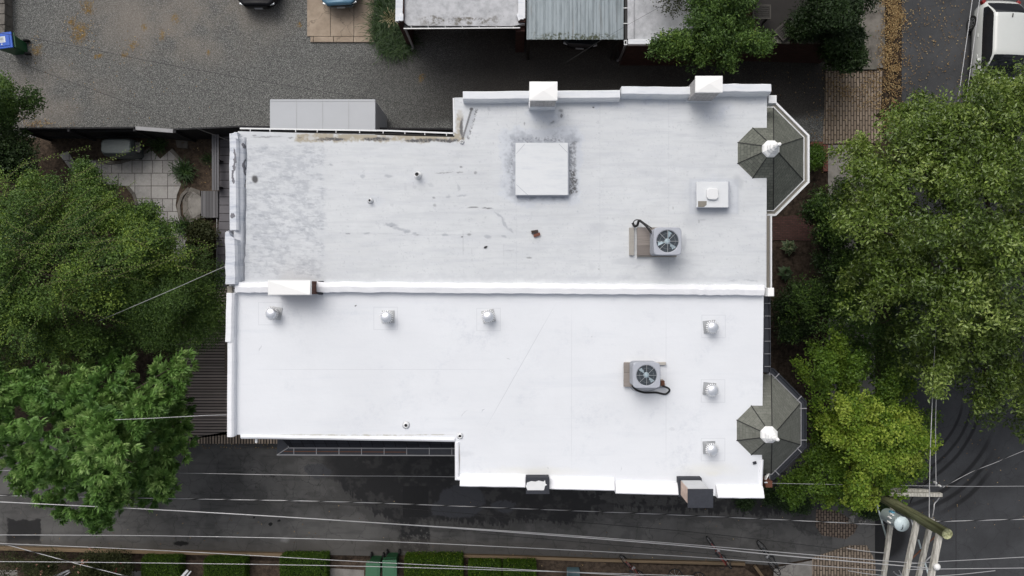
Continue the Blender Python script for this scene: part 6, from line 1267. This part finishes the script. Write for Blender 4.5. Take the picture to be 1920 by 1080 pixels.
# understory in front of the houses
k_ = 0
for i, (poly, z0, z1, mt, lb) in enumerate((
    ([(1518, 278), (1538, 275), (1540, 310), (1522, 318)], .6, 1.1, 'hedge', 'small rounded green shrub beside the red brick kerb'),
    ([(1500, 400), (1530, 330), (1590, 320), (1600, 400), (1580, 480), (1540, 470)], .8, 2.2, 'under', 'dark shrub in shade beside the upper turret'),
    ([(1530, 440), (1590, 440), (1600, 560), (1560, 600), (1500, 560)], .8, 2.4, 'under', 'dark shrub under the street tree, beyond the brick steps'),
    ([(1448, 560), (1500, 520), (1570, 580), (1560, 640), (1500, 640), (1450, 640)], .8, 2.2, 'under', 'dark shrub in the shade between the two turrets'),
    ([(1450, 920), (1500, 930), (1560, 960), (1530, 960), (1430, 940), (1400, 925)], .5, 1.6, 'under', 'low dark plants at the lower corner beneath the maple'),
    ([(1370, 935), (1400, 930), (1420, 945), (1370, 948)], .1, .4, 'under', 'weeds growing at the foot of the lower house'),
    ([(1600, 930), (1650, 930), (1660, 960), (1620, 965)], .6, 1.6, 'under', 'dark low bush at the base of the utility pole'))):
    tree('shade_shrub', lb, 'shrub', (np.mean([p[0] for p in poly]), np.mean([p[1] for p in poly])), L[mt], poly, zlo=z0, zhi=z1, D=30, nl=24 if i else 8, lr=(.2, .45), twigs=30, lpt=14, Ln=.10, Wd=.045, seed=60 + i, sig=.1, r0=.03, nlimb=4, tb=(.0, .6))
for i, (px, py, lb) in enumerate(((1475, 464, 'variegated hosta with pale leaf rims beside the upper house'), (1468, 512, 'second dark hosta, below the pale-rimmed one'))):
    t = thing('hosta', lb, 'plant', P(px, py)); q = P(px, py); m = MB(); rm = MB()
    for k in range(18):
        a = k * 2.4; e = .25 + .5 * (k / 18); Lh = .42 - .012 * k; d = Vector((math.cos(a), math.sin(a), 0)); s2 = Vector((-d.y, d.x, 0))
        pt = [q + d * .05 + Vector((0, 0, .1 + e * .3)), q + d * Lh * .55 + Vector((0, 0, .2 + e * .35)), q + d * Lh + Vector((0, 0, .1 + e * .2))]
        m.add([pt[0], pt[1] + s2 * .09, pt[2], pt[1] - s2 * .09, pt[1] + Vector((0, 0, -.02))], [(0, 1, 4), (1, 2, 4), (2, 3, 4), (3, 0, 4)])
        if i == 0: rm.tube([pt[0], pt[1] + s2 * .09, pt[2], pt[1] - s2 * .09, pt[0]], .008, 4)
    m.build('leaf_rosette', plain('hosta_green' + str(i), (.03, .055, .02), .6), t)
    if i == 0: rm.build('leaf_rims', plain('hosta_rim', (.22, .24, .14), .6), t)
# patio plants
for i, (px, py, n, Lb, Wb, mt, lb) in enumerate(((348, 324, 240, .62, .035, 'grass', 'spiky dark grass clump at the right corner of the patio'), (300, 272, 160, .5, .04, 'under', 'dark strappy clump between grill and stepping stone'),
        (345, 425, 130, .5, .035, 'grass', 'strappy clump below the fan-shaped step'), (393, 300, 60, .35, .03, 'grass', 'small green tuft next to the slatted bench'))):
    t = thing('grass_clump', lb, 'plant', P(px, py), 'grass clumps round the patio'); q = P(px, py); plantblades('blades', q, n, Lb, Wb, L[mt], t, 80 + i)
t = thing('ornamental_grass', 'large mound of dark green grass between driveway and brick garage', 'grass', P(730, 60))
r = np.random.default_rng(90)
allp = [(722, -40), (722, -10), (718, 15), (722, 35), (718, 52), (728, 60), (742, 66), (752, 76), (735, 80), (720, 75), (745, 88), (760, 90), (712, 62), (728, 92), (736, 40)]
for i, (px, py) in enumerate(allp): plantblades('tussock', P(px, py), 190, .85 if py < 60 else .7, .022, L['grass'], t, 91 + i, spread=.18, arch=.75)
t = thing('dead_leaf_sprig', 'pale dry strappy leaves against the garage corner', 'plant', P(740, 50)); plantblades('dry_blades', P(742, 52) + Vector((0, 0, .9)), 22, .6, .035, leafmat('dry_straw', (.16, .14, .07), (.25, .22, .12), (.32, .29, .17)), t, 120, spread=.06)
# mulch bed plant (dry brown-leaved)
tree('brown_leaved_shrub', 'sparse shrub with brownish leaves on the earth bed by the grey deck', 'shrub', (385, 455), L['dull'], [(365, 420), (400, 420), (404, 480), (370, 490), (350, 460)], zlo=.4, zhi=1.2, D=30, nl=24, lr=(.2, .4), twigs=20, lpt=10, Ln=.12, Wd=.07, seed=130, sig=.12, r0=.03, nlimb=5, tb=(.0, .5))
# hedges along the bottom
def hedge(label, x0, x1, y0, y1, h, mt, seed):
    h *= .72; y0 += 8; a = P(x0, y0, h); b = P(x1, y1, h); r = np.random.default_rng(seed); t = thing('box_hedge', label, 'hedge', ((a.x + b.x) / 2, (a.y + b.y) / 2, 0), 'clipped hedges along the alley')
    core = MB().prism([(a.x + .07, b.y + .07), (b.x - .07, b.y + .07), (b.x - .07, a.y - .07), (a.x + .07, a.y - .07)], .05, h - .1); core.build('twig_core', M['core'], t)
    Wx, Wy = b.x - a.x, a.y - b.y; area = Wx * Wy + 2 * (Wx + Wy) * h; n = int(area * 2100); f = r.random(n) * area; P_ = np.zeros((n, 3)); top = f < Wx * Wy
    P_[:, 0] = a.x + r.random(n) * Wx; P_[:, 1] = b.y + r.random(n) * Wy; P_[:, 2] = h
    sd_ = ~top; k = r.integers(0, 4, n); P_[sd_, 2] = r.random(sd_.sum()) * h
    for q, (ax_, v) in enumerate(((0, a.x), (0, b.x), (1, a.y), (1, b.y))): mm = sd_ & (k == q); P_[mm, ax_] = v
    # rounded shoulders
    cx, cy = (a.x + b.x) / 2, (a.y + b.y) / 2; ex = np.abs(P_[:, 0] - cx) / (Wx / 2); ey = np.abs(P_[:, 1] - cy) / (Wy / 2); e = np.maximum(ex, ey); P_[:, 2] -= np.where(top, np.clip(e - .8, 0, 1) * .35, 0)
    P_[:, 2] += np.where(top, .05 * np.sin(P_[:, 0] * 5 + seed) * np.cos(P_[:, 1] * 6), 0); P_ += r.normal(0, .03, (n, 3)); P_[:, 2] = np.maximum(P_[:, 2], .03)
    leaves('foliage', P_, r.normal(0, 1, (n, 3)), np.array([0, 0, .7]) + r.normal(0, .5, (n, 3)), r.uniform(.04, .075, n), .035, np.where(r.random(n) < .07, .95, r.uniform(0, .6, n)) if mt == 'hedge2' else r.uniform(0, .9, n), L[mt], t)
M['core'] = plain('dark_twigs', (.012, .018, .008), .95)
hedge('clipped hedge block right of the rose bushes', 266, 333, 1040, 1100, .95, 'hedge', 1)
hedge('clipped hedge block second from the left', 383, 456, 1042, 1100, .95, 'hedge', 2)
hedge('clipped hedge block just left of the green bins', 526, 609, 1038, 1100, 1.0, 'hedge', 3)
hedge('wide yellow-flecked hedge right of the green bins', 760, 865, 1040, 1100, 1.05, 'hedge2', 4)
hedge('narrow yellow-flecked hedge in the middle of the three', 880, 937, 1048, 1100, .9, 'hedge2', 5)
hedge('yellow-flecked hedge at the right end by the bicycles', 946, 1003, 1048, 1100, .9, 'hedge2', 6)
for i, (poly, mt, fl, lb) in enumerate((([(-60, 1036), (60, 1040), (130, 1040), (140, 1110), (-60, 1110)], 'dull', 'pink', 'straggly olive rose bush at the bottom left corner with few pink blooms'),
        ([(143, 1034), (185, 1032), (192, 1060), (190, 1110), (130, 1110)], 'dull', 'pink', 'rose bush covered with pale pink blooms'),
        ([(192, 1036), (235, 1036), (246, 1060), (242, 1110), (195, 1110)], 'dull', 'crimson', 'dark rose bush with crimson leaves beside the hedge'))):
    t, C, rad = tree('rose_bush', lb, 'shrub', (np.mean([p[0] for p in poly]), 1070), L[mt], poly, zlo=.4, zhi=1.1, D=25, nl=26, lr=(.2, .38), twigs=26, lpt=11, Ln=.08, Wd=.045, seed=140 + i, sig=.1, r0=.03, nlimb=5, tb=(.0, .5), group='rose bushes at the bottom left')
    r = np.random.default_rng(150 + i); nb = (10, 34, 30)[i]; cc = C[r.integers(0, len(C), nb)] + r.normal(0, .14, (nb, 3)); cc[:, 2] += .28; cc = np.repeat(cc, 7, 0) + r.normal(0, .022, (nb * 7, 3))
    leaves('blooms', cc, r.normal(0, 1, cc.shape), np.array([0, 0, 1]) + r.normal(0, .5, cc.shape), .07, .055, r.random(len(cc)), L[fl], t)
# pale things at the bottom left: paving glimpses
ground('pale_paving', [(-300, 1066), (34, 1068), (36, 1200), (-300, 1200)], .05, M['conc'])
ground('pale_paving', [(245, 1070), (266, 1070), (266, 1200), (245, 1200)], .05, M['conc'])
ground('pale_paving', [(612, 1064), (683, 1068), (683, 1200), (612, 1200)], .05, M['conc'])
m = MB(); m.bar(P(340, 1082, .6), P(352, 1069, .6), .10, .04); m.bar(P(346, 1085, .6), P(358, 1071, .6), .06, .04); m.box(P(343, 1081, .28), (.06, .06, .5)); tag(m.build('white_chair', M['mwhite']), 'white painted chair between the first two hedges, cut by the frame', 'chair')
m = MB(); m.bar(P(98, 1082, .5), P(130, 1069, .5), .07, .05); m.bar(P(112, 1084, .5), P(132, 1072, .5), .05, .05); m.box(P(112, 1080, .22), (.06, .06, .4)); tag(m.build('white_chair', M['mwhite']), 'white painted chair below the rose bushes, cut by the frame', 'chair')
# rough white stones at the base of the pole
m = MB(); rr = random.Random(3)
for i in range(16): q = P(1592 + rr.uniform(0, 30), 952 + rr.uniform(0, 28)); m.box(q + Vector((0, 0, .05)), (rr.uniform(.08, .22), rr.uniform(.06, .14), .1), rr.uniform(0, 3))
struct(m.build('broken_concrete', M['conc'], bevel=.02), 'stuff')

# fallen leaves: one uncountable litter
r = np.random.default_rng(200); pts = []
def sc_(n, x0, y0, x1, y1): pts.append(np.stack([r.uniform(x0, x1, n), r.uniform(y0, y1, n)], 1))
def gs_(n, x, y, sx, sy): pts.append(np.stack([r.normal(x, sx, n), r.normal(y, sy, n)], 1))
y = r.uniform(-60, 135, 5200); pts.append(np.stack([1672 + (y - 60) * .05 + r.normal(0, 11, 5200) + 6 * np.sin(y * .05), y], 1))
gs_(1100, 1668, 160, 17, 30); gs_(420, 1590, 165, 30, 14); gs_(120, 1560, 200, 14, 60); sc_(420, 1545, 135, 1660, 210); gs_(300, 1660, 215, 8, 25)
sc_(700, 1690, -20, 1820, 260); sc_(80, 1690, 820, 1920, 1000); gs_(200, 1730, 80, 30, 80); gs_(140, 1535, 250, 16, 30)
sc_(140, 1300, 130, 1545, 200); sc_(100, 40, 100, 400, 235); gs_(200, 70, 232, 30, 5); gs_(60, 70, 90, 8, 14); sc_(70, 780, 1036, 1380, 1060); sc_(60, 330, 265, 400, 350); sc_(80, 350, 420, 400, 470)
sc_(120, 340, 828, 520, 840); sc_(60, 560, 850, 1500, 1040); sc_(60, 0, 960, 600, 1040); gs_(160, 150, 60, 14, 18); gs_(100, 163, 10, 9, 14); gs_(40, 305, 68, 6, 8); gs_(50, 250, 85, 14, 10)
p = np.vstack(pts); p = p[fbm(p[:, 0], p[:, 1], .05, 4, 61, .7) + r.random(len(p)) * .35 > .62]; n = len(p); k = H / F; c = np.stack([(p[:, 0] - 960) * k, (540 - p[:, 1]) * k, np.full(n, .07) + r.uniform(0, .02, n)], 1)
struct(leaves('fallen_leaves', c, r.normal(0, 1, (n, 3)) * np.array([1, 1, .15]), np.array([0, 0, 1]) + r.normal(0, .25, (n, 3)), r.uniform(.03, .085, n), .04, r.random(n) ** 1.3, L['litter'], None), 'stuff')
